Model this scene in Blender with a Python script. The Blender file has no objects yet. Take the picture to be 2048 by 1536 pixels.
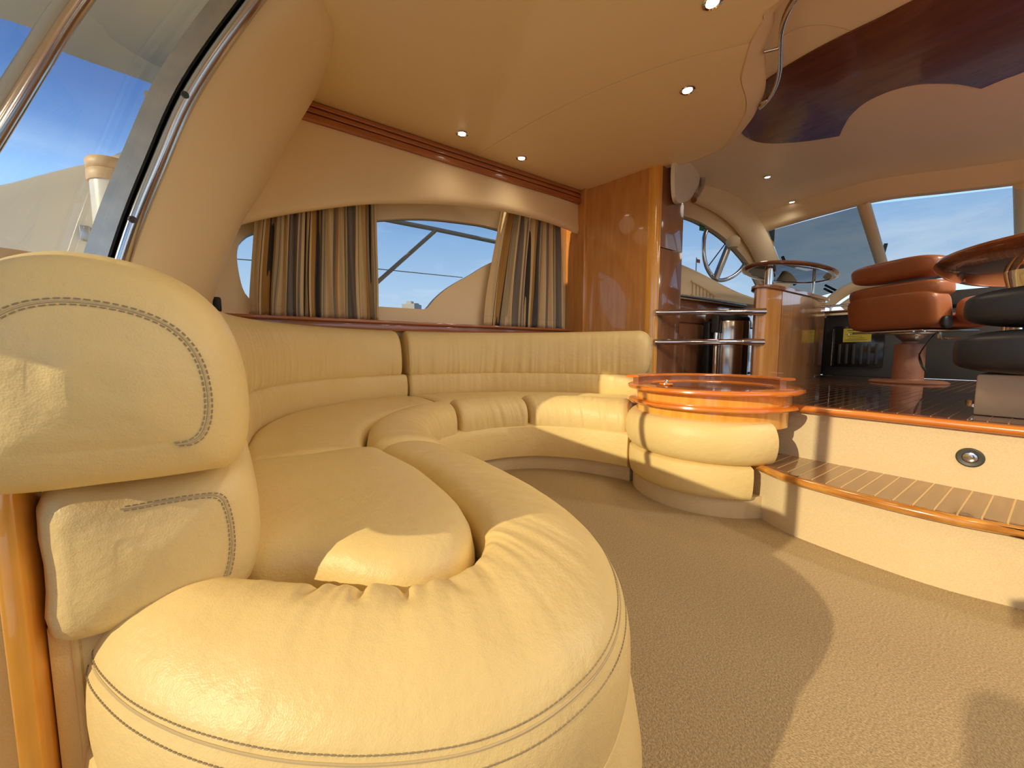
import bpy, bmesh, math, random
from mathutils import noise as mnoise
from mathutils import Vector, Matrix
random.seed(7)
scene = bpy.context.scene
C = scene.collection
R = math.radians
# ------------------------------------------------------------------ camera
F, YAW, PIT, EYE = 745.0, R(56.04), R(4.83), 0.75
fh = Vector((math.cos(YAW), math.sin(YAW), 0)); RT = Vector((math.sin(YAW), -math.cos(YAW), 0))
FW = fh*math.cos(PIT) - Vector((0, 0, math.sin(PIT))); UP = fh*math.sin(PIT) + Vector((0, 0, math.cos(PIT)))
O0 = Vector((0, 0, EYE))
cd = bpy.data.cameras.new('camera'); cam = bpy.data.objects.new('camera', cd); C.objects.link(cam)
cd.sensor_width = 36; cd.lens = F*36/2048; cd.clip_start = 0.02; cd.clip_end = 500
m = Matrix((RT, UP, -FW)).transposed().to_4x4(); m.translation = O0; cam.matrix_world = m
scene.camera = cam
# ------------------------------------------------------------------ sky
w = bpy.data.worlds.new('sky'); scene.world = w; w.use_nodes = True
nt = w.node_tree; nt.nodes.clear()
N = nt.nodes.new; Lk = nt.links.new
tc = N('ShaderNodeTexCoord'); sx = N('ShaderNodeSeparateXYZ'); Lk(tc.outputs['Generated'], sx.inputs[0])
cr = N('ShaderNodeValToRGB'); e = cr.color_ramp.elements
e[0].position = 0.0; e[0].color = (0.60, 0.62, 0.62, 1); e[1].position = 0.9; e[1].color = (0.03, 0.075, 0.21, 1)
for p, c in ((0.03, (0.62, 0.72, 0.80, 1)), (0.14, (0.44, 0.62, 0.84, 1)), (0.28, (0.26, 0.45, 0.74, 1)), (0.36, (0.12, 0.235, 0.48, 1)), (0.42, (0.075, 0.155, 0.36, 1)), (0.5, (0.045, 0.10, 0.26, 1))):
    q = e.new(p); q.color = c
Lk(sx.outputs['Z'], cr.inputs[0])
mp = N('ShaderNodeMapping'); mp.inputs['Scale'].default_value = (2.2, 2.2, 9); Lk(tc.outputs['Generated'], mp.inputs[0])
nz = N('ShaderNodeTexNoise'); nz.inputs['Scale'].default_value = 1.7; nz.inputs['Detail'].default_value = 8; nz.inputs['Roughness'].default_value = 0.62
Lk(mp.outputs[0], nz.inputs['Vector'])
cl = N('ShaderNodeValToRGB'); cl.color_ramp.elements[0].position = 0.52; cl.color_ramp.elements[0].color = (0, 0, 0, 1)
cl.color_ramp.elements[1].position = 0.78; cl.color_ramp.elements[1].color = (0.75, 0.75, 0.75, 1); Lk(nz.outputs['Fac'], cl.inputs[0])
hz = N('ShaderNodeMapRange'); hz.inputs['From Min'].default_value = 0.38; hz.inputs['From Max'].default_value = 0.05; Lk(sx.outputs['Z'], hz.inputs['Value'])
mu = N('ShaderNodeMath'); mu.operation = 'MULTIPLY'; Lk(cl.outputs[0], mu.inputs[0]); Lk(hz.outputs[0], mu.inputs[1])
mx = N('ShaderNodeMix'); mx.data_type = 'RGBA'; Lk(mu.outputs[0], mx.inputs['Factor']); Lk(cr.outputs[0], mx.inputs['A']); mx.inputs['B'].default_value = (0.92, 0.93, 0.92, 1)
bg = N('ShaderNodeBackground'); bg.inputs['Strength'].default_value = 1.2; Lk(mx.outputs['Result'], bg.inputs['Color'])
ow = N('ShaderNodeOutputWorld'); Lk(bg.outputs[0], ow.inputs[0])
# ------------------------------------------------------------------ sun: low, straight in through the aft doorway
SUND = Vector((0.927, 0.035, -0.376)).normalized()
sl = bpy.data.lights.new('sun', 'SUN'); sl.energy = 2.4; sl.color = (1.0, 0.81, 0.50); sl.angle = R(0.6)
so = bpy.data.objects.new('sun', sl); C.objects.link(so); so.rotation_euler = SUND.to_track_quat('-Z', 'Y').to_euler(); so.location = (-6, 0, 4)
vs = scene.view_settings; vs.view_transform = 'Standard'; vs.look = 'None'; vs.gamma = 1; vs.use_curve_mapping = False; vs.exposure = 0.52
DOWNLIGHT_W = 10.0
cy = scene.cycles; cy.max_bounces = 7; cy.diffuse_bounces = 5; cy.glossy_bounces = 3; cy.transmission_bounces = 4; cy.transparent_max_bounces = 10; cy.caustics_reflective = False; cy.caustics_refractive = False
LAMP_COL = (1.0, 0.80, 0.54)

# ------------------------------------------------------------------ helpers
def ray(px, py): return FW*F + RT*(px-1024) + UP*(768-py)
def atz(px, py, z): d = ray(px, py); return O0 + d*((z-EYE)/d.z)
def aty(px, py, y): d = ray(px, py); return O0 + d*(y/d.y)
def atx(px, py, x): d = ray(px, py); return O0 + d*(x/d.x)
def hit(px, py, p, n): d = ray(px, py); return O0 + d*((Vector(p)-O0).dot(n)/d.dot(n))
def put(o, parent=None):
    C.objects.link(o)
    if parent: o.parent = parent
    return o
def tag(o, label=None, cat=None, group=None, kind=None):
    if label: o['label'] = label
    if cat: o['category'] = cat
    if group: o['group'] = group
    if kind: o['kind'] = kind
    return o
def thing(name, label, cat, loc=(0, 0, 0), group=None):
    o = bpy.data.objects.new(name, None); o.empty_display_size = 0.1; o.location = loc
    C.objects.link(o); return tag(o, label, cat, group)
def struct_root(name):
    o = bpy.data.objects.new(name, None); C.objects.link(o); o['kind'] = 'structure'; return o
def obj(name, vs_, fs, mat, parent=None, smooth=True, uv=None):
    me = bpy.data.meshes.new(name); me.from_pydata([tuple(v) for v in vs_], [], fs)
    if smooth:
        me.polygons.foreach_set('use_smooth', [True]*len(me.polygons))
    if uv:
        l = me.uv_layers.new(name='UVMap')
        for lp in me.loops: l.data[lp.index].uv = uv[lp.vertex_index]
    bm = bmesh.new(); bm.from_mesh(me); bmesh.ops.recalc_face_normals(bm, faces=bm.faces); bm.to_mesh(me); bm.free()
    me.update(); me.materials.append(mat)
    o = bpy.data.objects.new(name, me); put(o, parent)
    if parent: o.location = -Vector(parent.location) if parent.parent is None else (0, 0, 0)
    if smooth:
        try: me.set_sharp_from_angle(angle=R(40))
        except Exception: pass
    return o
def from_bm(name, bm, mat, parent=None, smooth=True):
    bmesh.ops.recalc_face_normals(bm, faces=bm.faces)
    me = bpy.data.meshes.new(name); bm.to_mesh(me); bm.free()
    if smooth:
        me.polygons.foreach_set('use_smooth', [True]*len(me.polygons))
        me.set_sharp_from_angle(angle=R(40))
    me.materials.append(mat); o = bpy.data.objects.new(name, me); put(o, parent)
    if parent: o.location = -Vector(parent.location) if parent.parent is None else (0, 0, 0)
    return o
def bevel(bm, r, seg=2):
    if r > 0: bmesh.ops.bevel(bm, geom=list(bm.edges), offset=r, segments=seg, affect='EDGES', profile=0.5, clamp_overlap=True)
def box(name, c, s, mat, parent=None, r=0.004, rz=0.0, seg=2):
    bm = bmesh.new(); bmesh.ops.create_cube(bm, size=1)
    bmesh.ops.scale(bm, vec=s, verts=bm.verts); bevel(bm, r, seg)
    bmesh.ops.rotate(bm, cent=(0, 0, 0), matrix=Matrix.Rotation(rz, 3, 'Z'), verts=bm.verts)
    bmesh.ops.translate(bm, vec=c, verts=bm.verts)
    return from_bm(name, bm, mat, parent)
def boxp(name, a, b, mat, parent=None, r=0.004, seg=2):
    a = Vector(a); b = Vector(b)
    return box(name, (a+b)/2, tuple(abs(x) for x in (b-a)), mat, parent, r, 0, seg)
def prism(name, pts, z0, z1, mat, parent=None, r=0.0, seg=2):
    """plan polygon pts (x,y) extruded from z0 to z1; z1 may be a function of the point"""
    bm = bmesh.new()
    a = [bm.verts.new((p[0], p[1], z0)) for p in pts]; b = [bm.verts.new((p[0], p[1], z1)) for p in pts]
    n = len(pts); top = bm.faces.new(b); bot = bm.faces.new(a[::-1])
    for i in range(n): bm.faces.new((a[i], a[(i+1) % n], b[(i+1) % n], b[i]))
    if r > 0:
        ed = [x for x in bm.edges if (x.verts[0].co.z > (z0+z1)/2) == (x.verts[1].co.z > (z0+z1)/2)]
        bmesh.ops.bevel(bm, geom=ed, offset=r, segments=seg, affect='EDGES', profile=0.5, clamp_overlap=True)
    bmesh.ops.triangulate(bm, faces=[f for f in bm.faces if len(f.verts) > 4], ngon_method='EAR_CLIP')
    return from_bm(name, bm, mat, parent)
def slab(name, pts, n, t, mat, parent=None):
    """3-D planar outline pts thickened by t along n"""
    n = Vector(n).normalized(); k = len(pts)
    V = [Vector(p) for p in pts] + [Vector(p)+n*t for p in pts]
    bm = bmesh.new(); vv = [bm.verts.new(p) for p in V]
    bm.faces.new(vv[:k]); bm.faces.new(vv[k:][::-1])
    for i in range(k): bm.faces.new((vv[i], vv[(i+1) % k], vv[k+(i+1) % k], vv[k+i]))
    bmesh.ops.triangulate(bm, faces=[f for f in bm.faces if len(f.verts) > 4], ngon_method='EAR_CLIP')
    return from_bm(name, bm, mat, parent)
def cat(pts, n, closed=False):
    """Catmull-Rom through pts, resampled evenly to n points"""
    P = [Vector(p) for p in pts]; k = len(P); out = []
    segs = k if closed else k-1
    for i in range(segs):
        if closed: a, b, c_, d = P[(i-1) % k], P[i], P[(i+1) % k], P[(i+2) % k]
        else: a, b, c_, d = P[max(i-1, 0)], P[i], P[i+1], P[min(i+2, k-1)]
        for j in range(24):
            t = j/24
            out.append(0.5*((2*b) + (c_-a)*t + (2*a-5*b+4*c_-d)*t*t + (3*b-a-3*c_+d)*t**3))
    out.append(P[0].copy() if closed else P[-1].copy())
    L = [0]
    for i in range(1, len(out)): L.append(L[-1]+(out[i]-out[i-1]).length)
    res = []; j = 0; tot = n if closed else n-1
    for i in range(n):
        s = L[-1]*i/tot
        while j < len(L)-2 and L[j+1] < s: j += 1
        dd = L[j+1]-L[j]; f = 0 if dd < 1e-9 else (s-L[j])/dd
        res.append(out[j].lerp(out[j+1], f))
    return res
def grid(secs, closed=True, caps=True):
    n = len(secs[0]); vs_ = [p for s in secs for p in s]; fs = []
    k = n if closed else n-1
    for i in range(len(secs)-1):
        for j in range(k):
            a = i*n+j; b = i*n+(j+1) % n; fs.append((a, b, b+n, a+n))
    if caps and closed:
        fs.append(tuple(range(n))[::-1]); fs.append(tuple(range((len(secs)-1)*n, len(secs)*n)))
    return vs_, fs
def tube(name, pts, r, mat, parent=None, n=10, sm=0, closed=False):
    P = cat(pts, sm, closed) if sm else [Vector(p) for p in pts]
    secs = []; k = len(P); up = None
    for i in range(k):
        if closed: t = (P[(i+1) % k]-P[i-1]).normalized()
        else: t = (P[min(i+1, k-1)]-P[max(i-1, 0)]).normalized()
        if up is None:
            up = Vector((0, 0, 1)) if abs(t.z) < 0.9 else Vector((1, 0, 0))
        a = (up - t*up.dot(t)).normalized(); up = a; b = t.cross(a)
        rr = r(i/(k-1)) if callable(r) else r
        secs.append([P[i]+a*rr*math.cos(2*math.pi*j/n)+b*rr*math.sin(2*math.pi*j/n) for j in range(n)])
    if closed: secs.append(secs[0])
    v, f = grid(secs, True, not closed)
    return obj(name, v, f, mat, parent)
def lathe(name, c, prof, mat, parent=None, n=40, sx_=1.0, sy_=1.0, rz=0.0):
    secs = []
    cz, sz = math.cos(rz), math.sin(rz)
    for r_, z in prof:
        ring = []
        for j in range(n):
            a = 2*math.pi*j/n; x = r_*math.cos(a)*sx_; y = r_*math.sin(a)*sy_
            ring.append(Vector((c[0]+x*cz-y*sz, c[1]+x*sz+y*cz, c[2]+z)))
        secs.append(ring)
    v, f = grid(secs); return obj(name, v, f, mat, parent)
def stitches(name, pts, mat, parent, step=0.0062, dash=0.0042, r=0.0007):
    """a run of separate thread dashes along a path, joined as one part"""
    P = [Vector(p) for p in pts]; V = []; Fc = []; acc = 0
    Ls = [0]
    for i in range(1, len(P)): Ls.append(Ls[-1]+(P[i]-P[i-1]).length)
    def pt(s):
        for i in range(1, len(Ls)):
            if Ls[i] >= s: return P[i-1].lerp(P[i], (s-Ls[i-1])/max(Ls[i]-Ls[i-1], 1e-9))
        return P[-1]
    s = 0; j0 = 1
    while s+dash < Ls[-1]:
        a, b = pt(s), pt(s+dash); t = (b-a).normalized()
        u = t.orthogonal().normalized(); v = t.cross(u); k = len(V)
        for q in (a, b):
            for g in range(4):
                an = math.pi/2*g; V.append(q+u*math.cos(an)*r+v*math.sin(an)*r)
        for g in range(4): Fc.append((k+g, k+(g+1) % 4, k+4+(g+1) % 4, k+4+g))
        Fc.append((k, k+3, k+2, k+1)); Fc.append((k+4, k+5, k+6, k+7)); s += step
    o = obj(name, V, Fc, mat, parent, smooth=False); o['kind'] = 'stuff'; return o

# ------------------------------------------------------------------ materials
def mat(name, col, rough=0.5, metal=0.0, coat=0.0, spec=0.5, col2=None, nscale=8, nstretch=(1, 1, 1), bump=0.0, bscale=200, bdist=0.001, ndetail=4, coat_rough=0.05):
    M = bpy.data.materials.new(name); M.use_nodes = True; t = M.node_tree; b = t.nodes['Principled BSDF']
    b.inputs['Base Color'].default_value = (*col, 1); b.inputs['Roughness'].default_value = rough; b.inputs['Metallic'].default_value = metal
    b.inputs['Coat Weight'].default_value = coat; b.inputs['Coat Roughness'].default_value = coat_rough; b.inputs['Specular IOR Level'].default_value = spec
    co = t.nodes.new('ShaderNodeTexCoord')
    if col2:
        mp = t.nodes.new('ShaderNodeMapping'); mp.inputs['Scale'].default_value = nstretch; t.links.new(co.outputs['Object'], mp.inputs[0])
        n = t.nodes.new('ShaderNodeTexNoise'); n.inputs['Scale'].default_value = nscale; n.inputs['Detail'].default_value = ndetail; t.links.new(mp.outputs[0], n.inputs['Vector'])
        r_ = t.nodes.new('ShaderNodeValToRGB'); r_.color_ramp.elements[0].position = 0.35; r_.color_ramp.elements[0].color = (*col, 1)
        r_.color_ramp.elements[1].position = 0.68; r_.color_ramp.elements[1].color = (*col2, 1)
        t.links.new(n.outputs['Fac'], r_.inputs[0]); t.links.new(r_.outputs[0], b.inputs['Base Color'])
    if bump:
        n = t.nodes.new('ShaderNodeTexNoise'); n.inputs['Scale'].default_value = bscale; n.inputs['Detail'].default_value = 3; t.links.new(co.outputs['Object'], n.inputs['Vector'])
        bp = t.nodes.new('ShaderNodeBump'); bp.inputs['Strength'].default_value = bump; bp.inputs['Distance'].default_value = bdist
        t.links.new(n.outputs['Fac'], bp.inputs['Height']); t.links.new(bp.outputs[0], b.inputs['Normal'])
    return M
def leather(name, col, col2, rough=0.42, grain=520, crease=22, k=0.5):
    M = mat(name, col, rough, col2=col2, nscale=5, spec=0.4); t = M.node_tree; b = t.nodes['Principled BSDF']
    co = t.nodes['Texture Coordinate']
    vo = t.nodes.new('ShaderNodeTexVoronoi'); vo.inputs['Scale'].default_value = grain; t.links.new(co.outputs['Object'], vo.inputs['Vector'])
    n2 = t.nodes.new('ShaderNodeTexNoise'); n2.inputs['Scale'].default_value = crease; n2.inputs['Detail'].default_value = 3; n2.inputs['Roughness'].default_value = 0.65; t.links.new(co.outputs['Object'], n2.inputs['Vector'])
    b1 = t.nodes.new('ShaderNodeBump'); b1.inputs['Strength'].default_value = 0.35*k; b1.inputs['Distance'].default_value = 0.0006; t.links.new(vo.outputs['Distance'], b1.inputs['Height'])
    b2 = t.nodes.new('ShaderNodeBump'); b2.inputs['Strength'].default_value = 0.5*k; b2.inputs['Distance'].default_value = 0.006; t.links.new(n2.outputs['Fac'], b2.inputs['Height']); t.links.new(b1.outputs[0], b2.inputs['Normal'])
    t.links.new(b2.outputs[0], b.inputs['Normal'])
    return M
def glass(name, tint, refl=1.0):
    M = bpy.data.materials.new(name); M.use_nodes = True; t = M.node_tree; t.nodes.clear()
    tr = t.nodes.new('ShaderNodeBsdfTransparent'); tr.inputs[0].default_value = (*tint, 1)
    gl = t.nodes.new('ShaderNodeBsdfGlossy'); gl.inputs['Roughness'].default_value = 0.02
    fr = t.nodes.new('ShaderNodeFresnel'); fr.inputs[0].default_value = 1.3
    mm = t.nodes.new('ShaderNodeMath'); mm.operation = 'MULTIPLY'; mm.inputs[1].default_value = refl; t.links.new(fr.outputs[0], mm.inputs[0])
    mx_ = t.nodes.new('ShaderNodeMixShader'); t.links.new(mm.outputs[0], mx_.inputs[0]); t.links.new(tr.outputs[0], mx_.inputs[1]); t.links.new(gl.outputs[0], mx_.inputs[2])
    o = t.nodes.new('ShaderNodeOutputMaterial'); t.links.new(mx_.outputs[0], o.inputs[0]); return M
def emis(name, col, s):
    M = bpy.data.materials.new(name); M.use_nodes = True; t = M.node_tree; b = t.nodes['Principled BSDF']
    b.inputs['Base Color'].default_value = (*col, 1); b.inputs['Emission Color'].default_value = (*col, 1); b.inputs['Emission Strength'].default_value = s; return M
def wood(name, a, b_, stretch, scale=9, rough=0.25, coat=1.0):
    M = mat(name, a, rough, coat=coat, col2=b_, nscale=scale, nstretch=stretch, ndetail=4, coat_rough=0.04); return M

M_LEATHER = leather('cream_leather', (0.77, 0.595, 0.265), (0.80, 0.625, 0.295), k=1.0)
M_THREAD = mat('thread', (0.33, 0.28, 0.18), 0.8)
M_SEAM = mat('seam_shadow', (0.55, 0.44, 0.25), 0.6)  # darker tan for seam welts, ceiling joint lines and rack uprights
M_VINYL = mat('beige_vinyl', (0.88, 0.72, 0.45), 0.5, col2=(0.90, 0.74, 0.47), nscale=3, bump=0.15, bscale=500, bdist=0.0004)
M_CEIL = mat('ceiling_vinyl', (0.93, 0.78, 0.51), 0.46, col2=(0.94, 0.79, 0.53), nscale=3, bump=0.12, bscale=600, bdist=0.0004)
M_CEILUP = mat('upper_ceiling_vinyl', (0.88, 0.78, 0.58), 0.34, coat=0.15, coat_rough=0.2)
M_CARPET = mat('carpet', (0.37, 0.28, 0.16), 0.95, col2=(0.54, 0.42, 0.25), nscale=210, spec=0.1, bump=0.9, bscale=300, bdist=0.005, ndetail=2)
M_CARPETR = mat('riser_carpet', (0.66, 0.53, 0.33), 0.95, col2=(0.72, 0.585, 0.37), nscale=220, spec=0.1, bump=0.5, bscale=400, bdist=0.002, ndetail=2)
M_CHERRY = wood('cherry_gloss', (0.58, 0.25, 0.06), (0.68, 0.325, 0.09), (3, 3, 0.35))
M_CHERRYX = wood('cherry_gloss_along', (0.36, 0.105, 0.03), (0.46, 0.15, 0.045), (0.3, 3, 3))
M_ORANGE = wood('orange_gloss', (0.80, 0.36, 0.05), (0.92, 0.48, 0.085), (4, 4, 0.4), rough=0.2)
M_ORANGEDK = wood('red_orange_gloss', (0.72, 0.19, 0.02), (0.82, 0.27, 0.035), (1, 1, 4), rough=0.2)
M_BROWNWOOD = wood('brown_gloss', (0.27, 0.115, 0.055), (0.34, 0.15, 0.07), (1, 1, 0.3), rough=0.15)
M_MAHOG = wood('mahogany_panel', (0.13, 0.040, 0.016), (0.17, 0.055, 0.022), (2, 0.6, 1), rough=0.2, coat=0.35)
M_TEAKDK = wood('dark_floor_wood', (0.125, 0.048, 0.024), (0.175, 0.068, 0.033), (0.5, 4, 1), rough=0.16)
M_TREAD = wood('tread_wood', (0.20, 0.10, 0.045), (0.27, 0.14, 0.06), (0.5, 6, 1), rough=0.22, coat=0.6)
M_INLAY = mat('light_inlay', (0.62, 0.42, 0.17), 0.3, coat=0.6)
M_INLAYDK = mat('dull_inlay', (0.30, 0.16, 0.07), 0.3, coat=0.6)
M_BARP = mat('pale_grey_bar', (0.80, 0.80, 0.76), 0.35)
M_NOSE = wood('nosing_wood', (0.36, 0.135, 0.02), (0.66, 0.32, 0.06), (3, 0.5, 3), scale=14, rough=0.22)
M_NOSEUP = wood('edge_wood', (0.52, 0.155, 0.022), (0.68, 0.24, 0.04), (3, 0.5, 3), scale=10, rough=0.22)
M_CHROME = mat('chrome', (0.82, 0.81, 0.79), 0.06, metal=1)
M_STEEL = mat('dull_steel', (0.50, 0.50, 0.48), 0.38, metal=1, col2=(0.62, 0.60, 0.55), nscale=14)
M_STEELP = mat('polished_steel', (0.62, 0.62, 0.62), 0.14, metal=1)
M_BLACK = mat('black_rubber', (0.012, 0.012, 0.012), 0.5)
M_DARK = mat('dark_grey_panel', (0.055, 0.055, 0.05), 0.45, bump=0.2, bscale=300)
M_BLACKGL = mat('black_gloss', (0.02, 0.018, 0.014), 0.12)
M_CHAR = leather('charcoal_leather', (0.024, 0.028, 0.034), (0.034, 0.039, 0.046), rough=0.42, k=0.3)
M_TAN = leather('tan_leather', (0.38, 0.125, 0.045), (0.44, 0.15, 0.055), rough=0.33, k=0.3)
M_TANP = mat('tan_paint', (0.42, 0.19, 0.10), 0.4)
M_GEL = mat('white_gelcoat', (0.86, 0.83, 0.74), 0.25, coat=0.3)
M_CAP = mat('tan_cap', (0.72, 0.50, 0.28), 0.5)
M_YELLOW = mat('yellow_note', (0.70, 0.60, 0.08), 0.6)
M_INK = mat('dark_ink', (0.10, 0.10, 0.05), 0.6)
M_RED = mat('flag_red', (0.7, 0.08, 0.06), 0.6)
M_GREEN = mat('green_label', (0.02, 0.18, 0.07), 0.5)
M_BLDG = mat('far_building', (0.85, 0.78, 0.66), 0.8)
M_GLASS = glass('clear_glass', (0.95, 0.97, 0.98), 0.10)
M_GLASSW = glass('window_glass', (0.75, 0.76, 0.76), 0.08)
M_GLASSD = glass('screened_glass', (0.44, 0.43, 0.41), 0.03)
M_MESH = mat('windscreen_mesh_cover', (0.10, 0.12, 0.14), 0.8)
M_GLSHELF = glass('greenish_glass', (0.70, 0.80, 0.76), 1.0)
M_LAMP = emis('lamp_lens', (1.0, 0.95, 0.84), 3)
def curtain_mat():
    M = bpy.data.materials.new('striped_fabric'); M.use_nodes = True; t = M.node_tree; b = t.nodes['Principled BSDF']
    b.inputs['Roughness'].default_value = 0.85; b.inputs['Specular IOR Level'].default_value = 0.15
    uv = t.nodes.new('ShaderNodeUVMap'); s = t.nodes.new('ShaderNodeSeparateXYZ'); t.links.new(uv.outputs[0], s.inputs[0])
    fr = t.nodes.new('ShaderNodeMath'); fr.operation = 'FRACT'; t.links.new(s.outputs[0], fr.inputs[0])
    r_ = t.nodes.new('ShaderNodeValToRGB'); r_.color_ramp.interpolation = 'CONSTANT'
    cream, grey, slate, gold, sage, ink = (0.90, 0.74, 0.46), (0.34, 0.30, 0.27), (0.19, 0.175, 0.165), (0.62, 0.38, 0.13), (0.62, 0.53, 0.35), (0.11, 0.095, 0.085)
    st = [(0, cream), (.06, ink), (.067, cream), (.10, gold), (.16, ink), (.166, sage), (.22, grey), (.235, sage), (.26, cream), (.30, slate), (.335, grey), (.39, cream), (.40, grey), (.44, cream),
          (.50, ink), (.508, cream), (.54, gold), (.61, slate), (.635, sage), (.67, ink), (.676, sage), (.70, ink), (.706, cream), (.75, grey), (.80, gold), (.84, cream), (.87, ink), (.876, sage), (.92, slate), (.95, grey)]
    el = r_.color_ramp.elements; el[0].position = 0; el[0].color = (*st[0][1], 1); el[1].position = st[1][0]; el[1].color = (*st[1][1], 1)
    for p, c in st[2:]:
        q = el.new(p); q.color = (*c, 1)
    t.links.new(fr.outputs[0], r_.inputs[0]); t.links.new(r_.outputs[0], b.inputs['Base Color'])
    tr = t.nodes.new('ShaderNodeBsdfTranslucent'); t.links.new(r_.outputs[0], tr.inputs[0])
    mx_ = t.nodes.new('ShaderNodeMixShader'); mx_.inputs[0].default_value = 0.34
    t.links.new(b.outputs[0], mx_.inputs[1]); t.links.new(tr.outputs[0], mx_.inputs[2]); t.links.new(mx_.outputs[0], t.nodes['Material Output'].inputs[0]); return M
M_CURT = curtain_mat()
# ================================================================== THE SETTING
def interp(tab, v):
    if v <= tab[0][0]: return tab[0][1]
    for (a, b), (c_, d) in zip(tab, tab[1:]):
        if v <= c_: return b+(d-b)*(v-a)/(c_-a)
    return tab[-1][1]
XTAB = [(p.x, p.y) for p in cat([(0, -.62, 0), (.5, -.555, 0), (1.08, -.405, 0), (1.42, -.295, 0), (1.7, -.19, 0), (2.05, -.01, 0), (2.45, .22, 0)], 80)]
def XF(z): return interp(XTAB, z)            # the raked aft bulkhead
CZ = 2.27; UZ = 0.50; UCZ = 2.43; SZ = 0.25

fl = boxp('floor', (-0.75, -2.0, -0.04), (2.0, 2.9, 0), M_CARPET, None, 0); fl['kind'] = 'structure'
# --- two steps up to the raised deck
step_front = [(1.93, 1.0), (1.86, .78), (1.79, .66), (1.755, .56), (1.735, .335), (1.745, .166), (1.79, .03), (1.86, -.2), (1.95, -.6), (2.0, -1.3), (2.0, -2.0)]
back_line = [(2.12, -2.0), (2.12, .4), (2.12, 1.1)]
sf = [(p.x, p.y) for p in cat([(x, y, 0) for x, y in step_front], 60)]
st = struct_root('floor_step')
prism('riser', [(x+.022, y) for x, y in sf] + [(2.2, -2.0), (2.2, 1.0)], 0, SZ-.03, M_CARPETR, st)
prism('tread_board', [(x+.012, y) for x, y in sf] + [(2.16, -2.0), (2.16, 1.0)], SZ-.03, SZ-.004, M_TREAD, st)
tube('nosing', [(x+.006, y, SZ-.015) for x, y in sf], .0165, M_NOSE, st, n=12)
def front_x(y):
    b = min(sf, key=lambda p: abs(p[1]-y)); return b[0]
pl = None
for k in range(24):
    y1 = .760-k*.0465; y0 = y1-.0465
    xa = max(front_x(y0), front_x(y1))+.016
    pl = boxp('plank', (xa, y0+.0015, SZ-.004), (2.13, y1-.0015, SZ+.0), M_TREAD, st, .0008, 1)
    boxp('inlay_strip', (xa+.01, y0-.0022, SZ-.004), (2.12, y0+.0022, SZ+.0006), M_INLAY, st, 0)
up = struct_root('floor_upper')
prism('riser', [(2.12, -2.0), (2.12, 1.2), (2.3, 1.2), (2.3, -2.0)], SZ-.002, UZ-.02, M_CARPETR, up)
boxp('deck_base', (2.16, -2.0, UZ-.06), (6.6, 2.75, UZ-.004), M_TEAKDK, up, 0)
tube('edge_nosing', [(2.105, -2.0, UZ-.014), (2.105, .3, UZ-.014), (2.10, .9, UZ-.014), (2.10, 1.0, UZ-.014)], .017, M_NOSEUP, up, n=12)
boxp('edge_board', (2.10, -2.0, UZ-.03), (2.19, 1.0, UZ), M_NOSEUP, up, .002)
for k in range(40):
    y1 = 1.40-k*.0465; y0 = y1-.0465
    xa = 2.19 if y1 < 1.01 else 2.42
    boxp('plank', (xa, y0+.0014, UZ-.006), (5.25, y1-.0014, UZ), M_TEAKDK, up, .0008, 1)
    boxp('inlay_strip', (xa, y0-.0018, UZ-.005), (5.25, y0+.0018, UZ+.0005), M_INLAYDK, up, 0)
# --- port side: lower wall, sill, window wall, valance, louvred trim
def ring_wall(name, hole, rect, fn, depth, mat_, parent=None, n=96):
    """wall with an opening. hole: (u,v) outline, rect: (u0,v0,u1,v1), fn(u,v,d)->point"""
    cu = sum(p[0] for p in hole)/len(hole); cv = sum(p[1] for p in hole)/len(hole)
    k = len(hole); u0, v0, u1, v1 = rect; out = []
    for (u, v) in hole:
        du, dv = u-cu, v-cv; t = 1e9
        if du > 1e-9: t = min(t, (u1-cu)/du)
        if du < -1e-9: t = min(t, (u0-cu)/du)
        if dv > 1e-9: t = min(t, (v1-cv)/dv)
        if dv < -1e-9: t = min(t, (v0-cv)/dv)
        out.append((cu+du*t, cv+dv*t))
    for cx, cy in ((u0, v0), (u1, v0), (u1, v1), (u0, v1)):
        j = min(range(k), key=lambda i: (out[i][0]-cx)**2+(out[i][1]-cy)**2); out[j] = (cx, cy)
    secs = [[fn(u, v, 0) for u, v in out], [fn(u, v, 0) for u, v in hole], [fn(u, v, depth) for u, v in hole], [fn(u, v, depth) for u, v in out]]
    v_, f_ = grid(secs, True, False)
    o = obj(name, v_, f_, mat_, parent); return o
WIN = [(-.09, 1.28), (-.088, 1.38), (-.06, 1.44), (.03, 1.50), (.35, 1.585), (.75, 1.707), (1.11, 1.788), (1.457, 1.823), (1.70, 1.832), (1.90, 1.80), (1.90, 1.64), (1.82, 1.59), (1.66, 1.505), (1.50, 1.402), (1.385, 1.335), (1.27, 1.256), (1.18, 1.175), (1.115, 1.10), (1.06, 1.09), (.73, 1.088), (.3, 1.075), (.03, 1.055), (-.03, 1.075), (-.07, 1.14)]
WINs = [(p.x, p.y) for p in cat([(a, b, 0) for a, b in WIN], 140, True)]
wp = ring_wall('wall_port', WINs, (-.45, .90, 2.85, 2.15), lambda u, v, d: Vector((u, 2.86+d-.05*math.exp(-0)*0, v)), .06, M_VINYL); wp['kind'] = 'structure'
lw = boxp('wall_port_lower', (-.6, 2.80, 0), (2.7, 2.86, .93), M_VINYL, None, 0); lw['kind'] = 'structure'
w1 = slab('window_1', [Vector((u, 2.895, v)) for u, v in WINs], (0, 1, 0), .006, M_GLASSW); w1['kind'] = 'structure'
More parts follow.
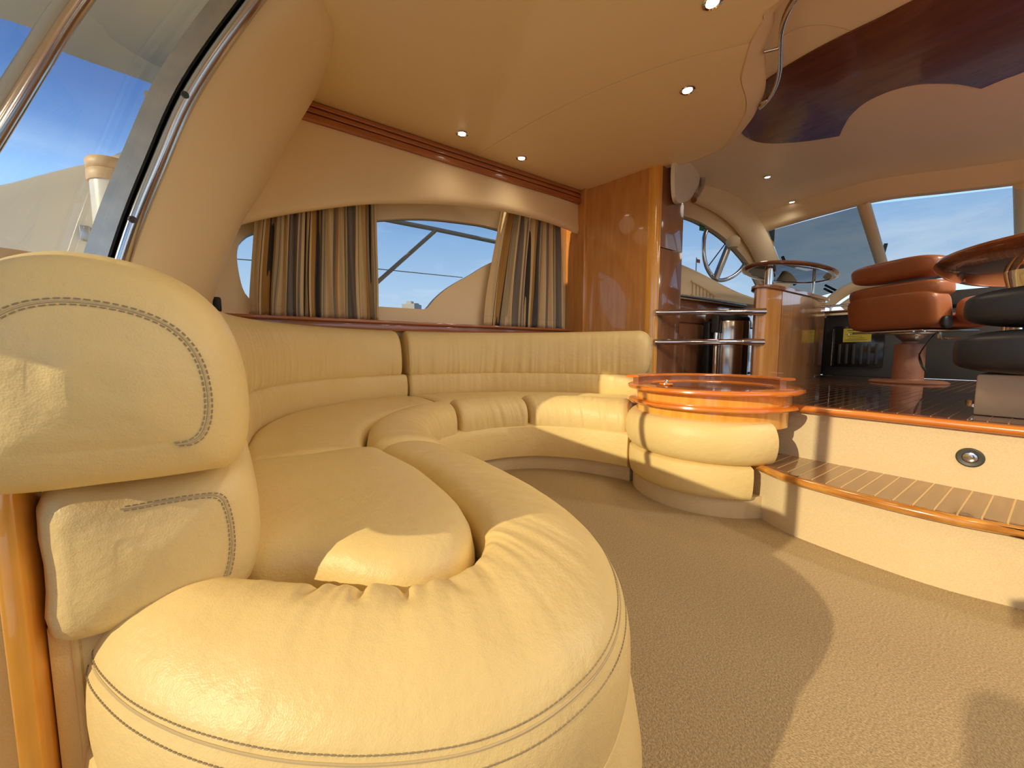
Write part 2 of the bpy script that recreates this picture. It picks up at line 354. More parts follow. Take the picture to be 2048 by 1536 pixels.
# the bars outside this window
wb = struct_root('trim_4')
tube('window_bar', [aty(690, 622, 3.05), aty(870, 462, 3.05)], .016, M_BARP, wb, n=10)
tube('window_bar', [aty(735, 432, 3.06), aty(868, 458, 3.06), aty(1030, 492, 3.06)], .019, M_BARP, wb, n=10)
tube('window_bar', [aty(455, 517, 3.05), aty(757, 538, 3.05), aty(925, 555, 3.05)], .0035, M_BARP, wb, n=6)
sill = struct_root('trim_1')
boxp('sill_board', (-.42, 2.695, .955), (2.53, 2.87, .975), M_CHERRYX, sill, .004)
boxp('sill_apron', (-.42, 2.725, .905), (2.50, 2.80, .957), M_CHERRYX, sill, .004)
# louvred teak trim under the ceiling: three slats on a backing board
tr = struct_root('trim_2')
boxp('backing_board', (.1, 2.672, 2.145), (2.66, 2.70, 2.275), M_CHERRYX, tr, .001)
for za, zb, yy in ((2.149, 2.190, 2.650), (2.199, 2.228, 2.655), (2.237, 2.266, 2.655)):
    boxp('slat', (.1, yy, za), (2.64, 2.675, zb), M_CHERRYX, tr, .005, 3)
for xs in (.52, 1.44, 2.2):
    lathe('screw', (0, 0, 0), [(.0, 0), (.004, 0), (.004, .002), (0, .003)], M_CHERRYX, tr, 8).matrix_local = Matrix.Translation((xs, 2.650, 2.172)) @ Matrix.Rotation(R(90), 4, 'X')
# padded valance: arched lower edge, rolled inwards
VB = cat([(-.14, 0, 1.42), (-.014, 0, 1.496), (.242, 0, 1.603), (.69, 0, 1.749), (1.241, 0, 1.86), (1.686, 0, 1.907), (2.1, 0, 1.914), (2.4, 0, 1.895), (2.56, 0, 1.875), (2.60, 0, 1.90)], 70)
secs = []
for i, p in enumerate(VB):
    zt = 2.147; zb = p.z; x = p.x
    dr = max(0.0, (i-62)/7.0)   # rounded forward end
    yo = .03*dr*dr
    prof = [(2.745, zt), (2.672+yo, zt), (2.668+yo, zt-.3*(zt-zb)), (2.660+yo, zt-.75*(zt-zb)), (2.655+yo, zb+.05), (2.657+yo, zb+.022), (2.668+yo, zb+.006), (2.684, zb), (2.70, zb+.006), (2.715, zb+.03), (2.745, zb+.05)]
    secs.append([Vector((x, a, b)) for a, b in prof])
v_, f_ = grid(secs); val = obj('trim_3', v_, f_, M_VINYL); val['kind'] = 'structure'
# --- the padded pillar between doorway and port wall
PS = [
 (.70, [(-.47, 1.80), (-.40, 1.86), (-.33, 2.02), (-.29, 2.22), (-.29, 2.42), (-.33, 2.62), (-.42, 2.80)]),
 (.95, [(-.385, 1.815), (-.32, 1.88), (-.245, 2.05), (-.205, 2.23), (-.205, 2.42), (-.25, 2.60), (-.34, 2.80)]),
 (1.20, [(-.315, 1.815), (-.25, 1.88), (-.17, 2.04), (-.125, 2.23), (-.125, 2.42), (-.16, 2.58), (-.25, 2.80)]),
 (1.42, [(-.245, 1.815), (-.18, 1.88), (-.095, 2.04), (-.045, 2.23), (-.045, 2.42), (-.07, 2.58), (-.12, 2.78)]),
 (1.70, [(-.14, 1.815), (-.07, 1.88), (.02, 2.03), (.075, 2.20), (.085, 2.42), (.075, 2.58), (.06, 2.76)]),
 (2.00, [(.015, 1.815), (.09, 1.86), (.17, 1.98), (.225, 2.14), (.235, 2.42), (.21, 2.58), (.20, 2.76)]),
 (2.20, [(.12, 1.815), (.22, 1.85), (.30, 1.95), (.345, 2.10), (.335, 2.42), (.295, 2.62), (.28, 2.76)]),
 (2.30, [(.15, 1.815), (.25, 1.85), (.33, 1.96), (.375, 2.10), (.355, 2.42), (.30, 2.65), (.29, 2.76)])]
rows = [cat([(x, y, z) for x, y in pts], 40) for z, pts in PS]
cols = [cat([r_[j] for r_ in rows], 40) for j in range(40)]
secs = [[cols[j][i] for j in range(40)] for i in range(40)]
for s_ in secs: s_.append(Vector((s_[-1].x-.25, 2.82, s_[-1].z))); s_.insert(0, Vector((s_[0].x-.03, 1.84, s_[0].z)))
v_, f_ = grid(secs); pil = obj('wall_pillar', v_, f_, M_VINYL); pil['kind'] = 'structure'
# --- the steel door frame, its groove and bolts
ZS = [i*2.5/60 for i in range(61)]
df = struct_root('door_1')
def band(name, d0, d1, y0, y1, m_, n=1, par=None, rnd=False):
    secs = []
    for z in ZS:
        x = XF(z); t = Vector((XF(z+.02)-XF(z-.02), 0, .04)).normalized(); nn = Vector((t.z, 0, -t.x)); b = Vector((x, 0, z))
        if rnd:
            mid = (d0+d1)/2; h = (d1-d0)/2
            prof = [b+nn*(mid+h*math.cos(a))+Vector((0, y0+(y1-y0)*(1-math.sin(a)), 0)) for a in [math.pi*q/10 for q in range(11)]]
        else: prof = [b+nn*d0+Vector((0, y0, 0)), b+nn*d1+Vector((0, y0, 0)), b+nn*d1+Vector((0, y1, 0)), b+nn*d0+Vector((0, y1, 0))]
        secs.append(prof)
    v_, f_ = grid(secs); return obj(name, v_, f_, m_, par, smooth=True)
band('frame_band', -.047, .006, 1.79, 1.86, M_STEEL, par=df)
band('rubber_groove', .006, .011, 1.797, 1.86, M_BLACK, par=df)
band('polished_band', .011, .058, 1.782, 1.83, M_STEELP, par=df, rnd=True)
for zb in (1.205, 1.66):
    tz = Vector((XF(zb+.02)-XF(zb-.02), 0, .04)).normalized(); bc_ = Vector((XF(zb), 0, zb))+Vector((tz.z, 0, -tz.x))*.035
    o = lathe('bolt', (0, 0, 0), [(.0, 0), (.0115, 0), (.0115, .004), (.007, .006), (.004, .003), (0, .003)], M_DARK, df, 20)
    o.rotation_euler = (R(90), 0, 0); o.location = (bc_.x, 1.784, bc_.z)
# the fixed glass pane left of the opening and the tube it closes against
YP = 0.505
secs = []
for z in [.90+i*1.43/30 for i in range(31)]:
    secs.append([Vector((XF(z)-.03, YP, z)), Vector((XF(z)-.03, 1.80, z)), Vector((XF(z)-.022, 1.80, z)), Vector((XF(z)-.022, YP, z))])
v_, f_ = grid(secs); obj('door_pane', v_, f_, M_GLASS, df)
secs = [[Vector((XF(z)+dx, yy, z)) for dx, yy in ((-.06, .62), (.0, .62), (.0, 1.80), (-.06, 1.80))] for z in [i*.88/10 for i in range(11)]]
v_, f_ = grid(secs); obj('lower_bulkhead', v_, f_, M_VINYL, df)
tube('pane_rail', [(XF(.89)-.026, YP, .89), (XF(.89)-.026, 1.80, .89)], .018, M_STEELP, df, n=12)
tube('door_stile', [(XF(z)-.026, YP, z) for z in [.875+i*1.5/30 for i in range(31)]], .026, M_STEELP, df, n=14)
band2 = [(XF(z), -1.2, z) for z in [i*2.4/20 for i in range(21)]]
tube('door_stile', band2, .03, M_STEELP, df, n=10)
# aft bulkhead starboard of the opening
secs = [[Vector((XF(z), -1.23, z)), Vector((XF(z), -2.0, z)), Vector((XF(z)-.05, -2.0, z)), Vector((XF(z)-.05, -1.23, z))] for z in [i*2.3/20 for i in range(21)]]
v_, f_ = grid(secs); o = obj('wall_aft', v_, f_, M_VINYL); o['kind'] = 'structure'
# --- starboard wall with its long window (out of the picture)
SW = [(p.x, p.y) for p in cat([(.1, .85, 0), (-.05, 1.3, 0), (.25, 1.85, 0), (1.4, 2.08, 0), (3.0, 2.15, 0), (4.4, 2.08, 0), (4.95, 1.6, 0), (4.75, 1.0, 0), (2.4, .80, 0)], 120, True)]
o = ring_wall('wall_starboard', SW, (-.8, 0, 6.4, 2.5), lambda u, v, d: Vector((u, -2.0-d, v)), .06, M_VINYL); o['kind'] = 'structure'
o = slab('window_2', [Vector((u, -2.04, v)) for u, v in SW], (0, -1, 0), .006, M_GLASS); o['kind'] = 'structure'
# --- lower ceiling: two panels meeting at a seam, scalloped forward edge
EDGE = [atz(*p, CZ) for p in [(1555, 0), (1526, 39), (1501, 84), (1484, 141), (1482, 164), (1491, 195), (1492, 216), (1484, 237), (1450, 288), (1400, 314), (1340, 333), (1290, 345)]]
EDGE = [Vector((2.35, -2.0, CZ)), Vector((2.30, -1.2, CZ)), Vector((2.12, -.4, CZ)), Vector((1.97, .3, CZ))] + EDGE + [Vector((2.72, 2.35, CZ)), Vector((2.68, 2.72, CZ))]
EDG = cat(EDGE, 160)
SEAM = cat([(1.455, 2.72, CZ), (1.50, 2.42, CZ), (1.575, 2.05, CZ), (1.70, 1.63, CZ), (1.87, 1.26, CZ), tuple(atz(1499, 87, CZ))], 30)
j = min(range(160), key=lambda i: (EDG[i]-SEAM[-1]).length)
ce = struct_root('ceiling')
def flat2(v): return (v.x, v.y)
aft = [(-.05, -2.0)] + [flat2(v) for v in EDG[:j]] + [flat2(v) for v in SEAM[::-1]] + [(-.05, 2.72)]
fwdp = [flat2(v) for v in SEAM] + [flat2(v) for v in EDG[j+1:]]
def inset(P, d):
    k = len(P); out = []
    ar = sum(P[i][0]*P[(i+1) % k][1]-P[(i+1) % k][0]*P[i][1] for i in range(k)); sg = 1 if ar > 0 else -1
    for i in range(k):
        a, b = P[i-1], P[(i+1) % k]; tx, ty = b[0]-a[0], b[1]-a[1]; l = math.hypot(tx, ty) or 1
        out.append((P[i][0]-sg*ty/l*d, P[i][1]+sg*tx/l*d))
    return out
prism('ceiling_panel', inset(aft, .0014), CZ, CZ+.06, M_CEIL, ce, .002)
prism('ceiling_panel', inset(fwdp, .0014), CZ, CZ+.06, M_CEIL, ce, .002)
boxp('ceiling_backing', (-.05, -2.0, CZ+.02), (1.9, 2.72, CZ+.05), M_CEIL, ce, 0)
# rolled forward edge rising to the upper ceiling
OUTP = [atz(*p, 2.345) for p in [(1573, 0), (1548, 47), (1529, 94), (1531, 135), (1532, 164), (1527, 190), (1515, 216), (1500, 243), (1460, 288), (1405, 316), (1342, 336), (1292, 348)]]
OUTP = [Vector((2.45, -2.0, 2.345)), Vector((2.40, -1.2, 2.345)), Vector((2.22, -.4, 2.345)), Vector((2.06, .3, 2.345))] + OUTP + [Vector((2.80, 2.35, 2.345)), Vector((2.76, 2.72, 2.345))]
OUTC = cat(OUTP, 160)
secs = []
for a, b in zip(EDG, OUTC):
    b2 = Vector((b.x, b.y, 2.345)); d = b2-a
    secs.append([a+Vector((0, 0, .02)), a+Vector((0, 0, .002)), a+d*.05+Vector((0, 0, -.006)), a+d*.35+Vector((0, 0, -.006)), a+d*.75-Vector((0, 0, .002)), b2, b2+Vector((.0, 0, .1)), a+Vector((0, 0, .16))])
v_, f_ = grid(secs); obj('rolled_edge', v_, f_, M_VINYL, ce)
# --- upper ceiling, sloping down to the windscreen header
HDR = cat([(5.0, -2.0, 2.12), (5.45, -1.0, 2.2), (5.58, -.3, 2.2), (5.54, .22, 2.2), (5.36, .7, 2.23), (5.13, 1.13, 2.245), (4.98, 1.55, 2.2), (4.87, 1.9, 2.15), (4.6, 2.2, 2.06)], 60)
secs = []
for h in HDR:
    y = h.y
    row = [Vector((1.7, y*1.16, UCZ)), Vector((2.8, y*1.15, UCZ)), Vector((3.6, y*1.07, UCZ)), Vector((4.0, y*1.03, UCZ-.004))]
    for t in (.15, .3, .5, .7, .85, 1.0):
        x = 4.0+(h.x-.10-4.0)*t; row.append(Vector((x, y*(1.03-.03*t), UCZ-.004-(UCZ-.004-h.z-.165)*(t*t*.6+t*.4))))
    secs.append(row)
v_, f_ = grid(secs, False, False); uc = obj('ceiling_upper', v_, f_, M_CEILUP); uc['kind'] = 'structure'
# header moulding under the ceiling's forward edge
secs = [[h+Vector((-.13, 0, .19)), h+Vector((-.115, 0, .155)), h+Vector((-.07, 0, .03)), h+Vector((-.045, 0, .002)), h+Vector((-.01, 0, -.004)), h+Vector((.05, 0, .0)), h+Vector((.06, 0, .20))] for h in HDR]
v_, f_ = grid(secs); o = obj('trim_5', v_, f_, M_VINYL); o['kind'] = 'structure'
# dark gloss panel set into the upper ceiling
mpx = [(1470, 235), (1480, 262), (1502, 280), (1540, 287), (1600, 284), (1645, 278), (1679, 272), (1690, 248), (1705, 227), (1735, 203), (1785, 181), (1840, 169), (1900, 168), (1935, 172), (1962, 178), (2010, 158), (2060, 138), (2200, 60), (2260, -60), (2100, -90), (1950, -50), (1835, 0), (1760, 38), (1680, 76), (1610, 113), (1550, 150), (1500, 190)]
def arc_px(ps, n): return [(p.x, p.y) for p in cat([(a, b, 0) for a, b in ps], n)]
mpx = arc_px(mpx[0:7], 30)+arc_px(mpx[6:15], 40)[1:]+arc_px(mpx[14:18], 16)[1:]+mpx[18:20]+arc_px(mpx[20:]+mpx[:1], 30)[:-1]
o = slab('ceiling_panel_dark', [atz(x, y, UCZ-.010) for x, y in mpx], (0, 0, 1), .03, M_MAHOG); o['kind'] = 'structure'
# fine joint lines of the upper ceiling
for k, pts in enumerate([[(1679, 275), (1676, 310), (1684, 350), (1702, 388)], [(1962, 180), (2000, 198), (2030, 222), (2055, 250)], [(1560, 75), (1600, 55), (1650, 50), (1700, 60)]]):
    P = [atz(x, y, UCZ-.0005) for x, y in pts]
    o = tube('trim_joint', P, .0016, M_SEAM, None, n=6, sm=20); o['kind'] = 'structure'
# --- port side forward of the column: tapering liner with the galley window
WP, WD = Vector((2.8, 2.5, 0)), Vector((2.2, -.48, 0)).normalized(); WN = Vector((WD.y, -WD.x, 0))
def wuv(px, py): p = hit(px, py, WP, WN); return ((p-WP).dot(WD), p.z)
gw = [wuv(*p) for p in [(1330, 424), (1360, 430), (1392, 440), (1420, 455), (1450, 476), (1480, 505), (1503, 535), (1522, 570), (1530, 600), (1512, 597), (1480, 586), (1450, 572), (1420, 556), (1390, 541), (1360, 528), (1330, 517)]]
gws = [(p.x, p.y) for p in cat([(a, b, 0) for a, b in gw], 120, True)]
o = ring_wall('wall_port_forward', gws, (-.1, .5, max(u for u, v in gws)+.10, 2.46), lambda u, v, d: WP+WD*u-WN*d+Vector((0, 0, v)), .07, M_VINYL)
o['kind'] = 'structure'
o = slab('window_3', [WP+WD*u+Vector((0, 0, v))-WN*.05 for u, v in gws], tuple(-WN), .006, M_GLASSW); o['kind'] = 'structure'
# opening port light: steel hoop and its diagonal stay
hoop = struct_root('trim_6')
HP = [hit(x, y, WP-WN*.045, WN) for x, y in [(1452, 477), (1425, 455), (1411, 466), (1407, 500), (1412, 530), (1424, 552), (1436, 560), (1452, 559), (1470, 550), (1485, 535), (1495, 515)]]
tube('hoop', HP, .022, M_STEELP, hoop, n=10, sm=50)
tube('stay', [hit(1458, 490, WP-WN*.03, WN), hit(1430, 560, WP-WN*.03, WN)], .036, M_STEEL, hoop, n=10)
tube('gas_strut', [hit(1450, 488, WP-WN*.06, WN), hit(1417, 532, WP-WN*.06, WN)], .006, M_DARK, hoop, n=8)
lathe('hinge_cover', tuple(hit(1466, 484, WP+WN*.02, WN)), [(0, -.07), (.05, -.06), (.07, -.02), (.07, .03), (.04, .06), (0, .065)], M_VINYL, hoop, 20)
box('window_sticker', tuple(hit(1404, 452, WP-WN*.03, WN)), (.07, .003, .10), M_GREEN, hoop, 0, math.atan2(WD.y, WD.x))
# arched A-pillar liner between galley window and windscreen
AP = cat([hit(1395, 372, WP+WN*.05, WN), hit(1440, 396, WP+WN*.05, WN), hit(1480, 430, WP+WN*.05, WN), hit(1515, 480, WP+WN*.05, WN), hit(1545, 545, WP+WN*.05, WN), hit(1575, 610, WP+WN*.05, WN)], 40)
secs = []
for i, p in enumerate(AP):
    t = (AP[min(i+1, 39)]-AP[max(i-1, 0)]).normalized(); n1 = WN; s_ = t.cross(n1).normalized(); wd = .17-.03*i/39
    secs.append([p+s_*wd*math.cos(a)+n1*(.07*math.sin(a)) for a in [2*math.pi*q/20 for q in range(20)]])
v_, f_ = grid(secs); o = obj('trim_7', v_, f_, M_VINYL); o['kind'] = 'structure'
# --- windscreen: panes, posts
def hdr_at(px, py, x): return atx(px, py, x)
T0, T1, T2 = atx(1537, 463, 4.9), atx(1728, 411, 5.14), atx(2046, 374, 5.56)
B0, B1, B2 = atx(1592, 606, 6.0), atx(1772, 556, 6.3), atx(2046, 512, 6.9)
T3, B3 = Vector((5.5, -.9, 2.2)), Vector((6.9, -1.1, 1.12))
def quadpane(name, a, b, c_, d, m_, t=.006):
    n = (b-a).cross(d-a).normalized()
    if n.x < 0: n = -n
    V = [a, b, c_, d]; V2 = [p+n*t for p in V]
    o = obj(name, V+V2, [(0, 1, 2, 3), (7, 6, 5, 4), (0, 4, 5, 1), (1, 5, 6, 2), (2, 6, 7, 3), (3, 7, 4, 0)], m_, None, smooth=False); o['kind'] = 'structure'; return o
quadpane('window_4', T0, T1, B1, B0, M_GLASSD)
quadpane('window_5', T1, T2, B2, B1, M_GLASSW)
quadpane('window_6', T2, T3, B3, B2, M_GLASSW)
def post(name, a, b, wd, dp=.05):
    d = (b-a).normalized(); s_ = d.cross(Vector((1, 0, 0))).normalized(); n = s_.cross(d).normalized()
    secs = [[p+s_*wd*math.cos(q)+n*dp*math.sin(q) for q in [2*math.pi*k/16 for k in range(16)]] for p in (a-d*.06, a.lerp(b, .5), b)]
    v_, f_ = grid(secs); o = obj(name, v_, f_, M_VINYL); o['kind'] = 'structure'; return o
post('trim_8', T1, B1, .052); post('trim_9', T2, B2, .055)
# mesh cover over the foot of the middle pane, outside
a1 = T1.lerp(B1, .80); a2 = T2.lerp(B2, .78)
quadpane('windscreen_cover', a1+Vector((.03, 0, 0)), a2+Vector((.03, 0, 0)), B2+Vector((.03, 0, -.1)), B1+Vector((.03, 0, -.1)), M_MESH)
# --- dashboard shelf under the windscreen
dash = cat([(5.2, 1.85, 1.19), (5.5, 1.2, 1.2), (5.7, .4, 1.2), (5.7, -1.6, 1.2)], 30)
secs = [[p+Vector((0, 0, -.12)), p+Vector((-.02, 0, -.06)), p+Vector((.0, 0, -.01)), p+Vector((.08, 0, .015)), p+Vector((1.2, 0, -.10)), p+Vector((1.2, 0, -.2))] for p in dash]
v_, f_ = grid(secs); o = obj('trim_10', v_, f_, M_VINYL); o['kind'] = 'structure'
o = boxp('wall_forward', (5.32, -2.0, UZ), (5.40, 1.9, 1.14), M_DARK, None, .005); o['kind'] = 'structure'
# ================================================================== THE SOFA
sofa = thing('curved_sofa', 'long cream leather C-shaped sofa sweeping round the carpeted well under the port window', 'sofa', (.3, 1.3, 0))
def smooth01(x): x = max(0, min(1, x)); return x*x*(3-2*x)
def hashn(i): x = math.sin(i*127.1+11.7)*43758.5453; return x-math.floor(x)
def wrinkle(s, seed, freq=1.0):
    """irregular 1-D pucker: narrow troughs between soft ridges"""
    s = s*freq+seed*3.1; v = 0
    for k, a in ((1.0, .5), (2.3, .3), (4.1, .2)):
        q = s*k+seed; i = math.floor(q); f = q-i
        a0, a1 = hashn(i+seed*7), hashn(i+1+seed*7); v += a*(a0+(a1-a0)*f*f*(3-2*f))
    return v-.5
def strip(name, inner, outer, prof, N_=140, K=56, disp=None, r0=.05, r1=.05, sh0=.3, sh1=.3, mat_=M_LEATHER, par=None, dome=(0, 0)):
    I = cat([(x, y, 0) for x, y in inner], N_); Q = cat([(x, y, 0) for x, y in outer], N_)
    P = cat([(u, z, 0) for u, z in prof], K, True)
    cu = sum(p.x for p in P)/K; cz = sum(p.y for p in P)/K
    Ls = [0]
    for i in range(1, N_): Ls.append(Ls[-1]+((I[i]+Q[i])/2-(I[i-1]+Q[i-1])/2).length)
    secs = []
    for i in range(N_):
        s = Ls[i]; k = 1.0
        if s < r0: k = 1-sh0*(1-math.sqrt(max(0, 1-(1-s/r0)**2)))
        e_ = Ls[-1]-s
        if e_ < r1: k = min(k, 1-sh1*(1-math.sqrt(max(0, 1-(1-e_/r1)**2))))
        row = []
        for p in P:
            u = cu+(p.x-cu)*k; z = cz+(p.y-cz)*k
            b = I[i].lerp(Q[i], 0)+(Q[i]-I[i])*u
            if disp: dz, du = disp(s, Ls[-1], p.x, p.y)
            else: dz, du = 0, 0
            b = b+(Q[i]-I[i]).normalized()*du
            row.append(Vector((b.x, b.y, z+dz)))
        secs.append(row)
    full = secs
    for e_, dm in ((0, dome[0]), (1, dome[1])):
        if not dm: continue
        base = secs[0] if e_ == 0 else secs[-1]; c0 = sum(base, Vector())/len(base)
        nb_ = secs[1] if e_ == 0 else secs[-2]; t = (c0-sum(nb_, Vector())/len(nb_)).normalized()
        extra = [[c0+(p-c0)*k+t*(dm*(1-k*k)+.0045*(1-k)*3*min(1, k*3)*mnoise.noise(p*k*9+Vector((3, 1, k*2)))) for p in base] for k in (.965, .93, .895, .78, .62, .45, .28, .1)]
        full = extra[::-1]+full if e_ == 0 else full+extra
    v_, f_ = grid(full); o = obj(name, v_, f_, mat_, par if par else sofa); return o, (full if dome[0] else secs), P
def on_profile(secs, P, K, target):
    """path along the strip at the profile point nearest to target (u,z)"""
    j = min(range(len(P)), key=lambda q: (P[q].x-target[0])**2*.04+(P[q].y-target[1])**2)
    out = []
    for i, row in enumerate(secs):
        a, b, c_ = row[j-1], row[j], row[(j+1) % len(row)]
        nx = secs[min(i+1, len(secs)-1)][j]-secs[max(i-1, 0)][j]
        n = nx.cross(c_-a)
        n = n.normalized() if n.length > 1e-9 else Vector((0, 0, 1))
        out.append((b, n))
    return out
def seam_trio(secs, P, t, par, a=2, b=None):
    j = min(range(len(P)), key=lambda q: (P[q].x-t[0])**2*.04+(P[q].y-t[1])**2)
    for dj, kind in ((-1, 0), (0, 1), (1, 0)):
        out = []
        for i in range(len(secs))[a:b]:
            row = secs[i]; q = j+dj; n = (secs[min(i+1, len(secs)-1)][q]-secs[max(i-1, 0)][q]).cross(row[q+1]-row[q-1]).normalized()
            cc_ = sum(row, Vector())/len(row)
            if n.dot(row[q]-cc_) < 0: n = -n
            out.append(row[q]+n*(.0004 if kind else .0007))
        if kind: tube('seam_welt', out[::2], .0014, M_SEAM, par, n=6)
        else: stitches('stitching', out, M_THREAD, par)
def seam_lines(secs, P, ts, par, a=2, b=None, sgn=1):
    for t in ts:
        pn = on_profile(secs, P, len(P), t)[a:b]
        stitches('stitching', [p+n*.0006*sgn for p, n in pn], M_THREAD, par)
BOL = [(0.0, .33), (.0, .41), (.05, .446), (.18, .463), (.42, .466), (.66, .452), (.84, .427), (.945, .395), (.995, .355), (1.0, .315), (.975, .278), (.92, .262), (.5, .258), (.05, .26)]
# backrest contact line, seat/roll line, outer line of the front roll
B = [(-.030, .60), (-.036, .75), (-.048, .95), (-.06, 1.18), (-.062, 1.45), (-.03, 1.78), (.05, 2.05), (.18, 2.26), (.48, 2.50), (.86, 2.59), (1.25, 2.55), (1.55, 2.42), (1.83, 2.17), (2.06, 1.85), (2.2, 1.60)]
Bc = cat([(x, y, 0) for x, y in B], 240)
def sub(P, a, b): return [(P[i].x, P[i].y) for i in range(a, b)]
jB = min(range(240), key=lambda i: (Bc[i]-Vector((.86, 2.59, 0))).length)
j12 = min(range(240), key=lambda i: (Bc[i]-Vector((-.06, 1.225, 0))).length)
def off(P, d):
    out = []
    for i in range(len(P)):
        a, b = P[max(i-1, 0)], P[min(i+1, len(P)-1)]; tx, ty = b[0]-a[0], b[1]-a[1]; l = math.hypot(tx, ty)
        out.append((P[i][0]-ty/l*d, P[i][1]+tx/l*d))
    return out
def off_r(P, d): return off(P, d)   # left of travel = outboard
S = [(.285, 1.225), (.30, 1.38), (.39, 1.66), (.56, 1.90), (.75, 2.04), (.95, 2.12), (1.2, 2.14), (1.48, 2.07), (1.72, 1.88), (1.90, 1.60), (1.95, 1.50)]
Q = [(.568, 1.235), (.595, 1.44), (.655, 1.65), (.775, 1.82), (.95, 1.915), (1.19, 1.935), (1.42, 1.855), (1.60, 1.67), (1.695, 1.47), (1.725, 1.37)]
Sc, Qc = cat([(x, y, 0) for x, y in S], 200), cat([(x, y, 0) for x, y in Q], 200)
def near(P, x, y): return min(range(len(P)), key=lambda i: (P[i]-Vector((x, y, 0))).length)
# --- upholstered base and toe kick following the front line
NQ = [(-.20, .665), (-.185, .60), (-.12, .48), (-.04, .382), (.06, .302), (.17, .254), (.28, .250), (.382, .29), (.472, .374), (.54, .50), (.578, .675), (.590, .92), (.580, 1.10)]
FRONT = NQ + Q[1:]
FB = cat([(x, y, 0) for x, y in FRONT], 200)
fo = [(p.x, p.y) for p in FB]; fi = off(fo, .16)
strip('upholstered_base', fi, off(fo, -.008), [(0, .09), (0, .30), (.5, .30), (.93, .285), (1.0, .24), (1.03, .17), (1.0, .11), (.9, .088), (.4, .085)], 200, 40, None, .01, .01, 0, 0)
strip('toe_kick', off(fo, .2), off(fo, .03), [(0, .0), (0, .10), (.5, .10), (1.0, .10), (1.0, .05), (1.0, 0.0), (.5, 0)], 200, 24, None, .01, .01, 0, 0, M_CARPETR)
# solid box of the sofa under the seats
bi = [(p.x, p.y) for p in Bc]
# --- near front roll with its pucker
NI = [(-.085, .70), (-.07, .665), (-.03, .605), (.03, .56), (.086, .515), (.150, .470), (.205, .462), (.252, .480), (.292, .523), (.318, .60), (.330, .70), (.335, .90), (.312, 1.08), (.290, 1.215)]
NO = [(-.20, .665), (-.187, .60), (-.125, .485), (-.04, .382), (.06, .302), (.165, .254), (.28, .252), (.382, .292), (.472, .376), (.54, .50), (.578, .675), (.590, .92), (.580, 1.09), (.566, 1.215)]
def dnear(s, L, u, z):
    if z < .36: return 0, 0
    a = smooth01((s-.12)/.2)*smooth01((L-s)/.5)
    inn = math.exp(-((u-.14)/.27)**2)
    w_ = wrinkle(s+u*.02, 1.3, 26)*.017*inn*a*smooth01((.75-s)/.25 if s > .5 else 1)
    w_ += wrinkle(s, 4.2, 15)*.009*math.exp(-((u-.5)/.35)**2)*a
    w_ += wrinkle(s*1.0+u*.25, 8.2, 30)*.0030*smooth01((s-.75)/.2)*(1-u*.5)
    for c_, wd, am in ((.34, .010, -.011), (.405, .007, -.008), (.27, .012, -.007), (.47, .009, -.005)):
        w_ += am*math.exp(-((s-c_-u*.03)/wd)**2)*smooth01((.42-u)/.25)
    seam = -.0030*math.exp(-((z-.391)/.006)**2)*(u > .8)
    return w_, seam
NBOL = [(-.02, .33), (-.01, .40), (.04, .438), (.16, .458), (.40, .462), (.64, .447), (.82, .424), (.93, .40), (.975, .380), (1.0, .345), (1.0, .31), (.975, .275), (.92, .26), (.5, .256), (.05, .26)]
nb, sn, Pn = strip('front_roll', NI, NO, NBOL, 420, 100, dnear, .09, .04, .35, .35)
seam_trio(sn, Pn, (.955, .391), nb, 10, 400)
# --- the three far front rolls
def roll(a, b, seed, **k):
    def d(s, L, u, z):
        if z < .30: return 0, 0
        return wrinkle(s+u*.03, seed, 26)*.006*math.exp(-((u-.55)/.5)**2), wrinkle(s+z*.2, seed+3, 30)*.012*(u > .6)
    i0, i1 = near(Sc, *a[0]), near(Sc, *b[0]); q0, q1 = near(Qc, *a[1]), near(Qc, *b[1])
    return strip('front_roll', sub(Sc, i0, i1), sub(Qc, q0, q1), BOL, 120, 60, d, .045, .045, .28, .28)
roll(((.285, 1.225), (.568, 1.235)), ((.925, 2.115), (.935, 1.91)), 2.2)
roll(((.945, 2.12), (.95, 1.915)), ((1.45, 2.08), (1.40, 1.862)), 5.1)
roll(((1.46, 2.076), (1.41, 1.858)), ((1.95, 1.50), (1.725, 1.37)), 7.7)
# --- seat cushions
def dseat(seed):
    def d(s, L, u, z):
        if z < .40: return 0, 0
        return wrinkle(s+u*.1, seed, 9)*.006+wrinkle(u+s*.3, seed+5, 5)*.004, 0
    return d
SEAT = [(0, .30), (0, .40), (.02, .434), (.10, .452), (.5, .462), (.88, .452), (.97, .437), (1.0, .405), (1.0, .30)]
strip('seat_cushion', sub(Bc, j12, jB), off(sub(Sc, 0, near(Sc, .90, 2.108)), .012), SEAT, 140, 60, dseat(3.3), .05, .05, .15, .15)
strip('seat_cushion', sub(Bc, jB+1, 240), off(sub(Sc, near(Sc, .92, 2.112), 199), .012), SEAT, 140, 60, dseat(6.1), .05, .05, .15, .15)
